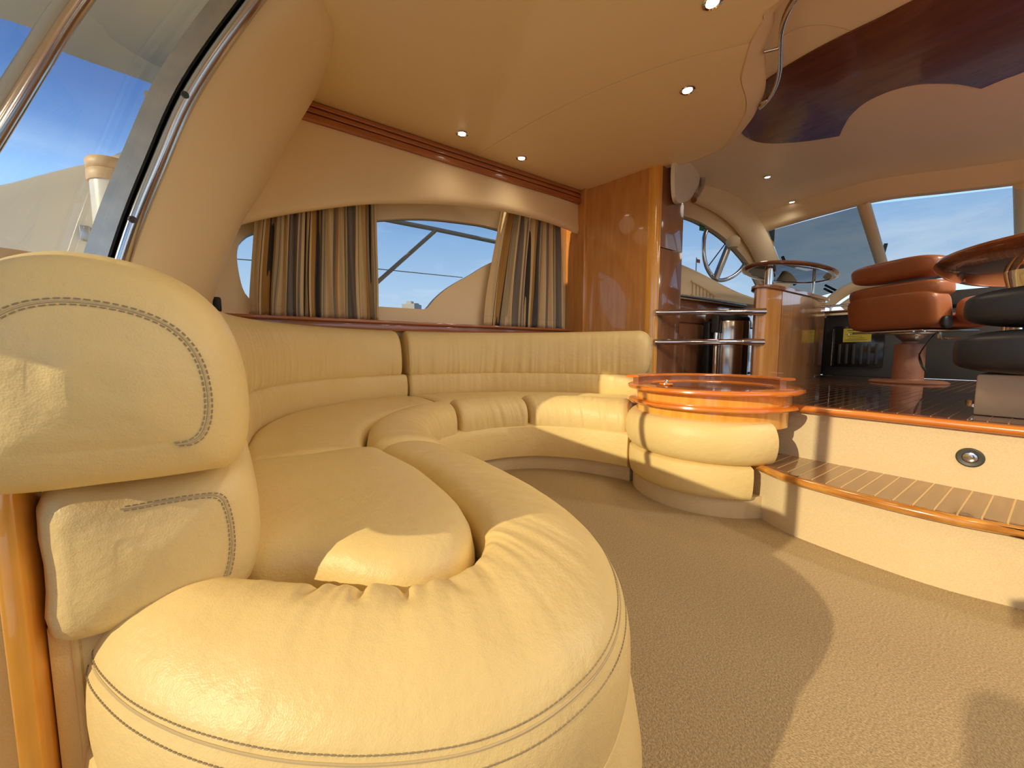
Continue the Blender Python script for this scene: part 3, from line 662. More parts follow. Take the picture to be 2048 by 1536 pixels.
# near seat: a fat cushion with a rounded nose, standing clear of the roll
NS = [(-.06, 1.205), (.10, 1.21), (.272, 1.20), (.306, 1.06), (.327, .88), (.325, .72), (.310, .60), (.281, .527), (.230, .479), (.162, .474), (.102, .522), (.04, .60), (-.045, .66), (-.062, .80), (-.066, 1.0)]
NSc = cat([(x, y, 0) for x, y in NS], 160, True); cc = Vector((.13, .88, 0))
secs = []
for k, z in [(1.0, .30), (1.0, .38), (.995, .41), (.975, .437), (.935, .455), (.88, .466), (.78, .473), (.62, .477), (.45, .478), (.3, .477), (.15, .476), (.05, .476)]:
    row = []
    for p in NSc:
        q = cc+(p-cc)*k
        dz = 0
        if z > .42:
            fr_ = smooth01((q.x-.15)/.15)*smooth01((.75-q.y)/.2)
            dz = wrinkle(math.atan2(q.y-cc.y, q.x-cc.x)*.5, 2.7, 14)*.012*k*k*smooth01((1-k)*12)*fr_ + wrinkle(q.x*2+q.y, 9.1, 5)*.004
        row.append(Vector((q.x, q.y, z+dz)))
    secs.append(row)
v_, f_ = grid(secs); obj('seat_cushion', v_, f_, M_LEATHER, sofa)
# plinth filling the body below the cushions
pl0 = [(p.x, p.y) for p in Bc] + [(p.x, p.y) for p in cat([(x, y, 0) for x, y in S[::-1]], 60)] + [(.30, 1.1), (.31, .80), (.28, .60), (.2, .5), (.1, .54), (.0, .62), (-.05, .70)]
strip('seat_plinth', sub(Bc, 0, 240), NI[4:-1]+S, [(0, .01), (0, .33), (.5, .33), (.98, .33), (.98, .01), (.5, .01)], 160, 30, None, .01, .01, 0, 0)
# --- backrest: two stacked bands, each in two lengths
UPP = [(.10, .585), (.04, .588), (-.02, .605), (-.06, .645), (-.07, .70), (-.045, .765), (.02, .82), (.13, .862), (.29, .890), (.48, .904), (.66, .905), (.83, .888), (.95, .85), (1.0, .78), (1.0, .65), (.95, .595), (.5, .585)]
LOW = [(.10, .415), (.03, .418), (-.05, .435), (-.105, .48), (-.11, .53), (-.08, .57), (-.02, .592), (.2, .598), (.6, .598), (.98, .595), (1.0, .5), (.98, .42), (.5, .415)]
def dback(seed, amp, far=False):
    def d(s, L, u, z):
        nz_ = (1-smooth01(s/.8))*(.024-.078*(z-.585)/.32) if far and z > .58 and seed == 1.9 else 0
        if u > .35: return nz_, 0
        k = math.exp(-((z-.60)/.10)**2)+.35
        fr_ = smooth01((s-.55)/.4) if far else 1
        return nz_, wrinkle(s+(z-.6)*.25*wrinkle(s, seed+2, 2), seed, 30)*amp*k*fr_
    return d
BU = cat([(-.026, .515, 0), (-.033, .66, 0), (-.042, .82, 0)]+[(x, y, 0) for x, y in B[2:]], 240)
def backrow(a, b, name, prof, seed, amp, far, r0, r1, s0, s1, th=.20, N_=220, dome=(0, 0)):
    P = sub(BU if name == 'backrest_upper' and a == 0 else Bc, a, b); return strip(name, P, off(P, th), prof, N_, 72, dback(seed, amp, far), r0, r1, s0, s1, dome=dome)
bu, su, Pu = backrow(0, jB+1, 'backrest_upper', UPP, 1.9, .015, True, .075, .03, .30, .12, .205, 300, (.014, 0))
bl, sl_, Pl = backrow(0, jB+1, 'backrest_lower', LOW, 2.9, .006, True, .06, .03, .28, .12, .185, 300, (.012, 0))
backrow(jB+1, 240, 'backrest_upper', UPP, 4.4, .015, False, .03, .09, .12, .4, .19, 220, (0, .012))
backrow(jB+1, 240, 'backrest_lower', LOW, 5.4, .006, False, .03, .05, .12, .3, .175, 220, (0, .012))
# twin seam round the near end of each band
def ring_at(secs, i, j0, j1, push=.0007):
    n = len(secs[i]); out = []
    cx = sum((p for p in secs[i]), Vector())/n
    for j in range(j0, j1):
        p = secs[i][j % n]; t = secs[i+1][j % n]-secs[i-1][j % n]; e_ = secs[i][(j+1) % n]-secs[i][(j-1) % n]
        nn = t.cross(e_).normalized()
        if nn.dot(p-cx) < 0: nn = -nn
        out.append(p+nn*push)
    return out
for sec, par, ii, (ja, jb) in ((su, bu, (6, 8), (-1, 46)), (sl_, bl, (6, 8), (-14, 32))):
    for q in ii:
        stitches('stitching', ring_at(sec, q, ja, jb), M_THREAD, par)
    tube('seam_welt', ring_at(sec, (ii[0]+ii[1])//2, ja, jb, .0000), .0013, M_SEAM, par, n=6)
# --- shell behind the cushions, with a wooden edge at the doorway end
P = sub(Bc, 8, 240)
strip('back_shell', off(P, .187), off(P, .207), [(0, 0), (0, .4), (0, .82), (.5, .84), (1, .82), (1, .4), (1, 0), (.5, 0)], 160, 32, None, .01, .01, 0, 0)
boxp('end_panel', (-.218, .625, 0), (-.08, .66, .44), M_LEATHER, sofa, .006)
tube('end_bead', [(-.195, .625, .01), (-.195, .624, .25), (-.195, .625, .43)], .004, M_LEATHER, sofa, n=8)
boxp('wood_edge', (-.237, .598, 0), (-.219, .66, .62), M_ORANGE, sofa, .003)
boxp('outer_panel', (-.50, .662, 0), (-.236, .682, .60), M_LEATHER, sofa, .003)

# ================================================================== DRUM BETWEEN SOFA AND STEPS
DC = (2.0, 1.07)
dr = thing('bar_drum', 'round glossy orange wood drum with cream leather bands beside the steps', 'drum table', (DC[0], DC[1], 0))
def arc_band(name, prof, m_, a0=None, a1=None, n=64, c=DC, par=dr):
    """profile (r,z) closed, swept from a0 to a1 (degrees)"""
    secs = []
    for i in range(n+1):
        a = R(a0+(a1-a0)*i/n); secs.append([Vector((c[0]+r_*math.cos(a), c[1]+r_*math.sin(a), z)) for r_, z in prof])
    v_, f_ = grid(secs); return obj(name, v_, f_, m_, par)
def closedprof(pts, k): return [(p.x, p.y) for p in cat([(a, b, 0) for a, b in pts], k, True)]
arc_band('toe_kick', [(.0, 0), (.375, 0), (.375, .10), (0, .10)], M_CARPETR, 100, 268)
arc_band('lower_leather_band', closedprof([(.30, .085), (.372, .085), (.392, .10), (.400, .15), (.400, .21), (.388, .238), (.30, .24)], 40), M_LEATHER, 105, 237)
arc_band('upper_leather_band', closedprof([(.28, .238), (.36, .240), (.402, .262), (.420, .31), (.421, .37), (.403, .418), (.37, .438), (.28, .44)], 44), M_LEATHER, 108, 250)
arc_band('wood_band', [(.0, .40), (.365, .40), (.365, .49), (0, .49)], M_ORANGE, 90, 275)
arc_band('ledge', closedprof([(.28, .482), (.38, .482), (.408, .487), (.414, .495), (.408, .503), (.38, .508), (.28, .508)], 28), M_ORANGEDK, 95, 270)
arc_band('wood_band', [(.30, .505), (.370, .505), (.370, .560), (.30, .560)], M_ORANGE, 0, 360, 96)
arc_band('floor_plate', [(.0, .560), (.31, .560), (.31, .572), (0, .572)], M_BLACKGL, 0, 360, 72)
arc_band('top_ring', closedprof([(.30, .556), (.40, .556), (.415, .562), (.418, .570), (.41, .577), (.39, .580), (.31, .580), (.297, .570)], 32), M_ORANGEDK, 0, 360, 96)
arc_band('raised_rim', closedprof([(.36, .604), (.418, .604), (.428, .611), (.418, .618), (.37, .618), (.356, .611)], 24), M_ORANGEDK, -45, 118, 64, (2.0, 1.08))
arc_band('recess_wall', [(.355, .575), (.385, .575), (.385, .606), (.355, .606)], M_BROWNWOOD, -45, 118, 48, (2.0, 1.08))
kn = thing('round_knob', 'small round red-orange knob with chrome top on the drum', 'knob', (1.80, 1.19, .572))
lathe('base', (1.80, 1.19, .572), [(0, 0), (.030, 0), (.036, .008), (.034, .016), (0, .019)], M_ORANGEDK, kn, 24)
lathe('cap', (1.80, 1.19, .590), [(0, 0), (.009, 0), (.008, .012), (.004, .016), (0, .016)], M_CHROME, kn, 14)

# ================================================================== CURTAINS
def curtain(name, label, top, bot, z0, ztop, folds, seed, y=2.775):
    """gathered cloth: top/bottom x ranges, cloth arc length kept as UV so the stripes follow the folds"""
    nu, nv = 150, 26; V = []; UV = []; Fc = []
    t_ = thing(name, label, 'curtain', ((bot[0]+bot[1])/2, y, z0), 'striped window curtains')
    arc = folds*.115
    for j in range(nv+1):
        v = j/nv
        for i in range(nu+1):
            u = i/nu
            uu = u+.010*wrinkle(u*7+v*.8, seed+2, 1)
            xt = top[0]+(top[1]-top[0])*uu; xb = bot[0]+(bot[1]-bot[0])*uu
            vv = v**1.35
            x = xb+(xt-xb)*vv + .016*math.sin(v*5+u*17+seed)*(1-v)*wrinkle(u*9, seed, 1)*2
            ph = (u+.018*wrinkle(u*6, seed+1, 1.2)*3)*folds*2*math.pi+.5*math.sin(v*2.2+u*5+seed)
            amp = .024*(.75+.5*wrinkle(u*5, seed+4, 1.5))*(1.0-.25*v)
            yy = y+amp*math.sin(ph)+.006*math.sin(ph*2.1+v*3)
            zt = ztop(x) if callable(ztop) else ztop
            z = z0+(zt-z0)*v
            if j == 0: z += .004*math.sin(ph)
            V.append(Vector((x, yy, z))); UV.append((arc*u+.022*math.sin(ph+1.0), v))
    for j in range(nv):
        for i in range(nu):
            a = j*(nu+1)+i; Fc.append((a, a+1, a+nu+2, a+nu+1))
    c = obj('cloth', V, Fc, M_CURT, t_, uv=UV)
    md = c.modifiers.new('thickness', 'SOLIDIFY'); md.thickness = .0016
    # stitched hem
    hem = [V[(2)*(nu+1)+i]+Vector((0, -.0014, 0)) for i in range(nu+1)]
    stitches('hem_stitching', hem, M_THREAD, c, .012, .008, .0007)
    tube('heading_tape', [V[nv*(nu+1)+i] for i in range(0, nu+1, 3)], .004, M_CURT, t_, n=6)
    return t_
def vz(x): return 1.58+.30*math.sin(max(0, min(1, (x+.1)/2.0))*math.pi/2)+.10
curtain('window_curtain', 'wide striped curtain drawn at the aft end of the port window beside the pillar', (.03, .725), (-.045, .72), .981, vz, 11, 1.7)
curtain('window_curtain', 'narrow striped curtain flaring at its hem at the window end by the wood column', (1.775, 2.42), (1.585, 2.465), .981, vz, 9, 5.3)

# ================================================================== DOWNLIGHTS
def downlight(p, label, size=.042, watts=DOWNLIGHT_W, group='recessed downlights in the lower ceiling'):
    t_ = thing('downlight', label, 'downlight', tuple(p), group)
    lathe('bezel', p, [(size*.62, .012), (size*.65, -.004), (size*.82, -.0075), (size, -.004), (size*1.02, .0), (size*.9, .012)], M_CHROME, t_, 32)
    lathe('lens', p, [(0, -.006), (size*.45, -.0055), (size*.64, -.003), (size*.64, .006), (0, .006)], M_LAMP, t_, 24)
    if watts:
        ld = bpy.data.lights.new('downlight_lamp', 'SPOT'); ld.energy = watts; ld.color = LAMP_COL if p[2] < 2.3 else (1.0, .93, .80); ld.spot_size = R(168); ld.spot_blend = 1.0; ld.shadow_soft_size = .09
        lo = bpy.data.objects.new('downlight_lamp', ld); put(lo, t_); lo.location = (0, 0, -.11)
    return t_
downlight(atz(924, 267, CZ), 'round chrome-rimmed downlight over the sofa aft of the ceiling seam', watts=1.2)
downlight(atz(1043, 316, CZ), 'round downlight near the louvred trim just forward of the ceiling seam', watts=1.2)
downlight(atz(1375, 180, CZ), 'round downlight inside the scalloped corner of the lower ceiling')
downlight(atz(1425, 4, CZ), 'round downlight cut by the top of the picture')
for k, (x, y) in enumerate([(.75, .6), (.75, -.7), (1.5, -.9), (2.0, -1.6), (.7, -1.6)]):  # unseen lamps added out of frame to lift the ambient light
    downlight(Vector((x, y, CZ)), ['downlight in the ceiling above the doorway side of the carpet', 'downlight in the ceiling starboard of the doorway', 'downlight in the ceiling above the starboard steps', 'downlight in the starboard forward corner of the lower ceiling', 'downlight in the starboard aft corner of the lower ceiling'][k], watts=(5, 12, 22, 22, 16)[k])
for k, (x, y) in enumerate([(2.8, -.75), (3.4, -1.2), (4.2, -1.1), (4.5, -.45)]):  # more unseen lamps, added to brighten the raised deck and upper ceiling
    downlight(Vector((x, y, UCZ-.01)), ['small downlight in the upper ceiling above the dining table', 'small downlight in the upper ceiling starboard of the table', 'small downlight in the upper ceiling on the starboard side', 'small downlight in the upper ceiling forward of the dark panel'][k], .035, 62, 'small downlights in the upper ceiling')
from mathutils.bvhtree import BVHTree
bv = BVHTree.FromPolygons([v.co.copy() for v in uc.data.vertices], [tuple(p.vertices) for p in uc.data.polygons])
def on_ceiling(px, py): return bv.ray_cast(O0, ray(px, py).normalized())[0]-Vector((0, 0, .004))
downlight(on_ceiling(1535, 353), 'small downlight in the upper ceiling nearer the column', .035, 2, 'small downlights in the upper ceiling')
downlight(on_ceiling(1584, 403), 'small downlight in the upper ceiling nearer the windscreen', .035, 2, 'small downlights in the upper ceiling')
# step light on the upper riser
p = Vector((2.118, .17, .37)); sl2 = thing('step_light', 'round steel courtesy light set in the upper carpeted riser', 'step light', tuple(p))
for nm, prof, mm in (('bezel', [(.018, -.002), (.02, .004), (.03, .006), (.034, .003), (.035, -.002)], M_DARK), ('lens', [(0, .003), (.012, .004), (.018, .002), (.019, -.002), (0, -.002)], M_STEELP)):
    o = lathe(nm, (0, 0, 0), prof, mm, sl2, 28); o.rotation_euler = (0, R(-90), 0); o.location = (0, 0, 0)
# ceiling pegs beside the pillar
for k, (px, py) in enumerate([(513, 0), (592, 0)]):
    b = atz(px, py, CZ); t_ = tube('ceiling_peg', [b+Vector((0, 0, .01)), b+Vector((-.004, .0, -.03)), b+Vector((-.008, 0, -.062))], lambda t: .010-.004*t, M_VINYL, None, n=10)
    tag(t_, ['small cream peg under the ceiling close to the steel door frame', 'small cream peg under the ceiling in front of the pillar top'][k], 'peg', 'ceiling pegs by the doorway')
q = aty(436, 612, 2.62); t_ = boxp('black_fitting', (q.x-.02, 2.58, .975), (q.x+.015, 2.64, q.z+.045), M_BLACK, None, .008, 3)
tag(t_, 'small black fitting on the sill at the foot of the padded pillar', 'fitting')
# chrome grab rail along the scalloped edge
gr = thing('grab_rail', 'thin curved chrome grab rail under the scalloped ceiling edge', 'rail', tuple(atz(1559, 100, 2.33)))
RP = [atz(x, y, 2.33) for x, y in [(1630, -45), (1592, 0), (1573, 32), (1563, 66), (1561, 100), (1560, 140), (1552, 172), (1538, 198), (1520, 216)]]
tube('rail', RP, .011, M_CHROME, gr, n=10, sm=60)
tube('rail_backing', [q+Vector((-.004, .0, .022)) for q in RP], .009, M_BROWNWOOD, gr, n=8, sm=60)
tube('bracket', [atz(1527, 104, 2.32), atz(1559, 96, 2.33)], .008, M_CHROME, gr, n=10)
tube('bracket', [atz(1522, 206, 2.335), atz(1534, 200, 2.33)], .008, M_CHROME, gr, n=10)
# ================================================================== COLUMN AND GALLEY
col = thing('wood_column', 'tall glossy cherry column with rounded corners at the forward end of the sofa', 'column', (2.85, 2.2, UZ))
CA, CB = Vector((2.60, 2.66, 0)), Vector((2.755, 1.95, 0))
cp = [(2.60, 2.70), (2.60, 2.62), (2.625, 2.52), (2.64, 2.45)]
body = cat([(2.58, 2.72, 0), (2.60, 2.62, 0), (2.625, 2.55, 0), (2.66, 2.40, 0), (2.70, 2.20, 0), (2.735, 2.03, 0)], 26)
prism('front_panel', [(p.x, p.y) for p in body] + [(2.76, 2.03), (2.70, 2.60), (2.68, 2.72)], .4, CZ+.05, M_CHERRY, col, 0)
cor = [(2.735+.0, 2.03), (2.742, 1.985), (2.755, 1.963), (2.775, 1.952), (2.80, 1.95), (2.80, 2.03)]
prism('corner_post', cor, .4, CZ+.05, M_ORANGE, col, 0)
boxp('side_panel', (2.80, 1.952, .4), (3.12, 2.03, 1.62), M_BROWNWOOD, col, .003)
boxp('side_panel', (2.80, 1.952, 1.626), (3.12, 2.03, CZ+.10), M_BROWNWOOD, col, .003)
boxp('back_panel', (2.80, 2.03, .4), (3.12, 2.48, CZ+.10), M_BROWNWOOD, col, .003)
boxp('left_stile', (2.57, 2.60, .93), (2.64, 2.86, CZ), M_CHERRY, col, .012, 3)
# chrome guard rails from the column to the galley unit
for z, lb in ((1.085, 'upper chrome guard rail between the wood column and the galley unit'), (.838, 'lower chrome guard rail between the wood column and the galley unit')):
    t_ = thing('guard_rail', lb, 'rail', (2.78, 1.93, z), 'chrome guard rails behind the sofa')
    tube('tube', [(2.76, 1.95, z), (3.12, 1.655, z), (3.36, 1.458, z-.002)], .024, M_CHROME, t_, n=14)
    tube('end_sleeve', [(3.30, 1.507, z-.001), (3.43, 1.400, z-.002)], .029, M_CHROME, t_, n=14)
# galley unit with its curved nose
gu = thing('galley_unit', 'curved glossy cherry galley unit with a thin wooden top and raised oval glass shelf', 'cabinet', (3.6, 1.5, UZ))
nose = cat([(3.95, 1.66, 0), (3.65, 1.57, 0), (3.45, 1.495, 0), (3.395, 1.455, 0), (3.43, 1.405, 0), (3.54, 1.385, 0), (3.68, 1.38, 0)], 30)
prism('nose_panel', [(p.x, p.y) for p in nose] + [(3.685, 1.42), (3.685, 1.56)], UZ, 1.272, M_CHERRY, gu)
sidep = [(3.69, 1.379), (4.3, 1.385), (4.8, 1.41), (4.93, 1.46), (4.95, 1.55), (4.95, 1.64), (3.69, 1.60)]
prism('side_panel', sidep, UZ, 1.272, wood('cherry_side', (0.40, 0.175, 0.055), (0.50, 0.235, 0.08), (3, 3, 0.3)), gu)
topo = cat([(4.3, 1.68, 0), (3.65, 1.585, 0), (3.43, 1.51, 0), (3.375, 1.455, 0), (3.415, 1.39, 0), (3.54, 1.365, 0), (3.7, 1.36, 0), (4.3, 1.366, 0), (4.82, 1.39, 0), (4.97, 1.46, 0), (4.98, 1.66, 0)], 60)
prism('worktop', [(p.x, p.y) for p in topo], 1.272, 1.300, M_BROWNWOOD, gu, .008)
lathe('shelf_post', (3.57, 1.44, 1.30), [(0, 0), (.032, 0), (.032, .17), (0, .17)], M_CHROME, gu, 24)
lathe('shelf_post', (4.48, 1.42, 1.30), [(0, 0), (.013, 0), (.013, .17), (0, .17)], M_CHROME, gu, 16)
secs = []
for i in range(73):
    a = 2*math.pi*i/72; cx, cy = 4.10, 1.47; dx, dy = math.cos(a), math.sin(a)
    pr = [(.64, .235, 1.462), (.67, .262, 1.458), (.695, .288, 1.466), (.702, .296, 1.477), (.69, .284, 1.488), (.66, .255, 1.490), (.635, .230, 1.486)]
    secs.append([Vector((cx+ax*dx, cy+ay*dy, z)) for ax, ay, z in pr])
v_, f_ = grid(secs, True, False); sh = obj('oval_rim', v_, f_, M_BROWNWOOD, gu)
prism('glass_insert', [(4.10+.645*math.cos(2*math.pi*i/60), 1.47+.24*math.sin(2*math.pi*i/60)) for i in range(60)], 1.468, 1.478, M_GLSHELF, gu)
# rear galley cabinets along the port side
rg = thing('galley_counter', 'brown glossy galley counter with drawers under the side window', 'cabinet', (3.9, 2.1, UZ))
boxp('carcass', (3.12, 2.02, UZ), (5.2, 2.28, 1.24), M_BROWNWOOD, rg, .004)
for k in range(4):
    x0 = 3.15+k*.5
    boxp('drawer', (x0, 2.004, 1.03), (x0+.49, 2.022, 1.21), M_BROWNWOOD, rg, .004)
    o = boxp('door', (x0, 2.004, .53), (x0+.49, 2.022, 1.015), M_BROWNWOOD, rg, .004)
    lathe('knob', (x0+.245, 1.997, 1.12), [(0, -.008), (.009, -.006), (.009, .006), (0, .008)], M_CHROME, rg, 12)
tube('worktop_edge', [(3.1, 1.985, 1.262), (3.6, 1.975, 1.262), (4.2, 1.985, 1.262), (5.1, 2.03, 1.262)], .016, M_STEEL, rg, n=10, sm=30)
prism('worktop', [(3.1, 1.985), (3.6, 1.975), (4.2, 1.985), (5.2, 2.03), (5.2, 2.3), (3.1, 2.42)], 1.24, 1.278, M_VINYL, rg, .004)
# fiddle shelf against the window: ledge with a small rack
lg = thing('window_ledge', 'beige moulded ledge below the galley window', 'ledge', (4.2, 2.15, 1.17))
q0, q1 = hit(1352, 590, WP+WN*.10, WN), hit(1520, 612, WP+WN*.10, WN)
LP = cat([hit(1330, 520, WP+WN*.01, WN), hit(1390, 547, WP+WN*.01, WN), hit(1450, 580, WP+WN*.01, WN), hit(1520, 606, WP+WN*.01, WN)], 24)
secs = []
for p in LP:
    secs.append([p-WN*.05, p+WN*.03+Vector((0, 0, .005)), p+WN*.09+Vector((0, 0, -.03)), p+WN*.13+Vector((0, 0, -.12)), p+WN*.15+Vector((0, 0, -.17)), Vector((p.x, p.y, 1.275))+WN*.16, Vector((p.x, p.y, 1.275))-WN*.05])
v_, f_ = grid(secs); obj('moulding', v_, f_, M_VINYL, lg)
rk = thing('slatted_rack', 'small cream rack with thin uprights on the ledge under the galley window', 'rack', tuple(hit(1405, 575, WP+WN*.16, WN)))
RA, RB = hit(1382, 562, WP+WN*.165, WN), hit(1430, 592, WP+WN*.165, WN)
tube('rail', [RA, RA.lerp(RB, .5)+Vector((0, 0, .01)), RB], .012, M_VINYL, rk, n=8, sm=10)
tube('rail', [RA-Vector((0, 0, .14)), RB-Vector((0, 0, .10))], .012, M_ORANGE, rk, n=8)
for k in range(7):
    a = RA.lerp(RB, (k+.5)/7); tube('upright', [a, a-Vector((0, 0, .12))], .006, M_SEAM, rk, n=6)
M_BRUSH = mat('brushed_steel', (0.72, 0.70, 0.67), 0.22, metal=1)
# stainless bin with black lid
bn = thing('steel_bin', 'polished stainless cylindrical bin with a dark lid behind the guard rails', 'bin', (3.72, 1.80, UZ))
bc = (3.72, 1.82, UZ)
lathe('bin_body', bc, [(0, 0), (.165, 0), (.168, .01), (.168, .53), (.165, .54), (0, .54)], M_BRUSH, bn, 48)
lathe('lid', bc, [(.165, .541), (.17, .545), (.168, .57), (.13, .60), (.06, .613), (0, .615)], M_BLACK, bn, 40)
boxp('lid_handle', (3.49, 1.80, .93), (3.55, 1.87, 1.10), M_DARK, bn, .015, 3)
tube('handle_post', [(3.52, 1.83, UZ), (3.52, 1.83, .95)], .026, M_CHROME, bn, n=16)
boxp('back_column', (3.49, 1.88, UZ), (3.60, 1.95, 1.04), M_BLACK, bn, .02, 3)
# overhead moulding beside the column top
om = thing('overhead_locker', 'pale rounded locker end with a curved grey trim band beside the column top', 'locker', (3.3, 2.0, 1.95))
OP = [hit(x, y, Vector((3.3, 2.0, 0)), Vector((.3, -1, 0))) for x, y in [(1352, 318), (1375, 312), (1392, 322), (1400, 345), (1397, 372), (1385, 392), (1372, 403), (1352, 398)]]
OPc = cat(OP, 50, True)
slab('end_panel', OPc, (.3, -1, 0), -.03, M_GEL, om)
TB = [hit(x, y, Vector((3.3, 1.99, 0)), Vector((.3, -1, 0))) for x, y in [(1378, 312), (1395, 325), (1404, 345), (1403, 372), (1392, 392)]]
tube('trim_band', TB, .028, M_STEELP, om, n=12, sm=30)
tube('trim_foot', [TB[-1], TB[-1]+(TB[-1]-TB[-2]).normalized()*.09], .026, M_BROWNWOOD, om, n=12)
tube('wood_lip', [TB[0]+Vector((-.16, .05, .02)), TB[0]+Vector((.02, 0, .03)), TB[1]+Vector((.04, 0, .02)), TB[2]+Vector((.04, 0, 0))], .014, M_BROWNWOOD, om, n=8, sm=24)

# ================================================================== HELM AREA
hc = thing('helm_cabinet', 'dark grey cabinet with a louvred black hatch and a yellow notice below the dash', 'cabinet', (5.2, 1.2, UZ))
boxp('carcass', (5.16, .93, UZ), (5.33, 1.50, 1.15), M_DARK, hc, .006)
boxp('top_board', (5.08, .90, 1.175), (5.34, 1.54, 1.195), M_BROWNWOOD, hc, .006)
hd = boxp('hatch', (5.145, 1.02, .60), (5.162, 1.42, 1.03), M_BLACKGL, hc, .004)
for k in range(6):
    boxp('louvre', (5.138, 1.06+k*.058, .63), (5.147, 1.085+k*.058, .84), M_DARK, hd, .003)
tube('hinge_bar', [(5.138, 1.425, .61), (5.138, 1.425, 1.00)], .009, M_STEELP, hd, n=8)
nt_ = boxp('notice', (5.1415, 1.12, .86), (5.145, 1.34, 1.00), M_YELLOW, hc, 0)
for k in range(6):
    boxp('text_line', (5.1408, 1.15+.02*(k % 3), .88+k*.019), (5.1416, 1.32-.012*(k*2 % 3), .884+k*.019+(.004 if k == 5 else 0)), M_INK, nt_, 0)
rl = thing('fiddle_rail', 'short chrome fiddle rail on the dark cabinet top', 'rail', (5.1, 1.3, 1.195))
tube('bar', [(5.05, 1.56, 1.245), (5.10, 1.45, 1.245), (5.10, 1.10, 1.245)], .012, M_CHROME, rl, n=10)
for yy in (1.45, 1.13): tube('post', [(5.10, yy, 1.195), (5.10, yy, 1.245)], .010, M_CHROME, rl, n=10)
# beige dash cowl arcs
cw = thing('dash_cowl', 'cream moulded dashboard cowl arching up behind the helm seat', 'dashboard', (5.5, 1.0, 1.2))
for k, (pts, r_) in enumerate([([(1652, 612), (1672, 594), (1700, 577), (1735, 566), (1800, 562)], .06), ([(1690, 618), (1715, 602), (1750, 592), (1800, 588)], .075), ([(1700, 628), (1730, 618), (1800, 606)], .05)]):
    tube('cowl_rib', [atx(x, y, 5.45+.02*k) for x, y in pts], r_, M_VINYL, cw, n=14, sm=24)
prism('instrument_deck', [(5.48, 1.35), (5.48, .2), (5.75, .2), (5.75, 1.3)], 1.2, 1.34, M_DARK, cw, .02)
# helm seat
SX, SY = 4.46, .73
hs = thing('helm_chair', 'brown leather swivel helm chair on a round pedestal', 'chair', (SX, SY, UZ))
lathe('pedestal_foot', (SX, SY, UZ), [(0, 0), (.235, 0), (.238, .008), (.22, .020), (.10, .026), (.09, .04), (0, .04)], M_TANP, hs, 48)
lathe('pedestal', (SX, SY, UZ+.02), [(0, 0), (.095, 0), (.092, .28), (.088, .30), (.05, .305), (.05, .33), (0, .33)], M_TANP, hs, 40)
lathe('swivel_cup', (SX, SY, UZ+.33), [(0, 0), (.045, 0), (.055, .02), (.085, .05), (.095, .066), (.15, .07), (.15, .08), (0, .08)], M_STEEL, hs, 36)
box('seat_plate', (SX, SY, UZ+.418), (.50, .52, .012), M_STEELP, hs, .003, R(-28))
tube('lever', [(SX-.02, SY-.14, UZ+.36), (SX-.05, SY-.30, UZ+.355)], .008, M_CHROME, hs, n=8)
tube('lever', [(SX-.02, SY-.16, UZ+.36), (SX-.02, SY-.16, UZ+.41)], .012, M_CHROME, hs, n=8)
SR = Matrix.Rotation(R(-28), 3, 'Z')
def seatpt(x, y, z): return Vector((SX, SY, 0))+SR @ Vector((x, y, 0))+Vector((0, 0, z))
def cushion(name, xr, yr, zr, rx, m_, par, nx=3, lean=0.0, p=4.0):
    """superellipsoid pad in seat axes"""
    secs = []; cx, cy, cz = (xr[0]+xr[1])/2, (yr[0]+yr[1])/2, (zr[0]+zr[1])/2; hx, hy, hz = (xr[1]-xr[0])/2, (yr[1]-yr[0])/2, (zr[1]-zr[0])/2
    for i in range(25):
        ph = -math.pi/2+math.pi*i/24; cz_ = math.sin(ph); sgn = 1 if cz_ >= 0 else -1
        zz = sgn*abs(cz_)**(2/p); rr = abs(math.cos(ph))**(2/p); row = []
        for j in range(48):
            a = 2*math.pi*j/48; c_, s_ = math.cos(a), math.sin(a)
            x = math.copysign(abs(c_)**(2/p), c_)*rr; y = math.copysign(abs(s_)**(2/p), s_)*rr
            row.append(rx(cx+hx*x+lean*zz, cy+hy*y, cz+hz*zz))
        secs.append(row)
    v_, f_ = grid(secs); return obj(name, v_, f_, m_, par)
cushion('seat_back', (-.27, -.06), (-.33, .33), (UZ+.425, UZ+.72), seatpt, M_TAN, hs, lean=-.03, p=5)
cushion('back_bolster', (-.28, -.04), (-.335, .335), (UZ+.66, UZ+.80), seatpt, M_TAN, hs, lean=-.01, p=4)
cushion('head_roll', (-.32, -.08), (-.33, .30), (UZ+.815, UZ+.98), seatpt, M_TAN, hs, lean=-.02, p=3.5)
cushion('seat_pad', (-.10, .34), (-.31, .31), (UZ+.43, UZ+.56), seatpt, M_TAN, hs, p=4)
cushion('armrest', (-.14, .34), (-.47, -.33), (UZ+.45, UZ+.66), seatpt, M_TAN, hs, p=3)
cushion('armrest', (-.14, .34), (.33, .42), (UZ+.45, UZ+.60), seatpt, M_TAN, hs, p=3)
cushion('side_bracket', (-.20, -.12), (-.36, -.32), (UZ+.425, UZ+.52), seatpt, M_BLACK, hs, p=3)
tube('cable', [seatpt(-.1, -.24, UZ+.40), seatpt(-.16, -.22, UZ+.30), seatpt(-.12, -.16, UZ+.22), seatpt(-.14, -.20, UZ+.14), seatpt(-.11, -.21, UZ+.10), seatpt(-.10, -.17, UZ+.16), seatpt(-.15, -.18, UZ+.24)], .005, M_BLACK, hs, n=6, sm=50)
for yy in (-.29, -.22, .27): lathe('bolt', tuple(seatpt(-.27, yy, UZ+.405)), [(0, 0), (.008, 0), (.008, .01), (0, .012)], M_STEELP, hs, 10)
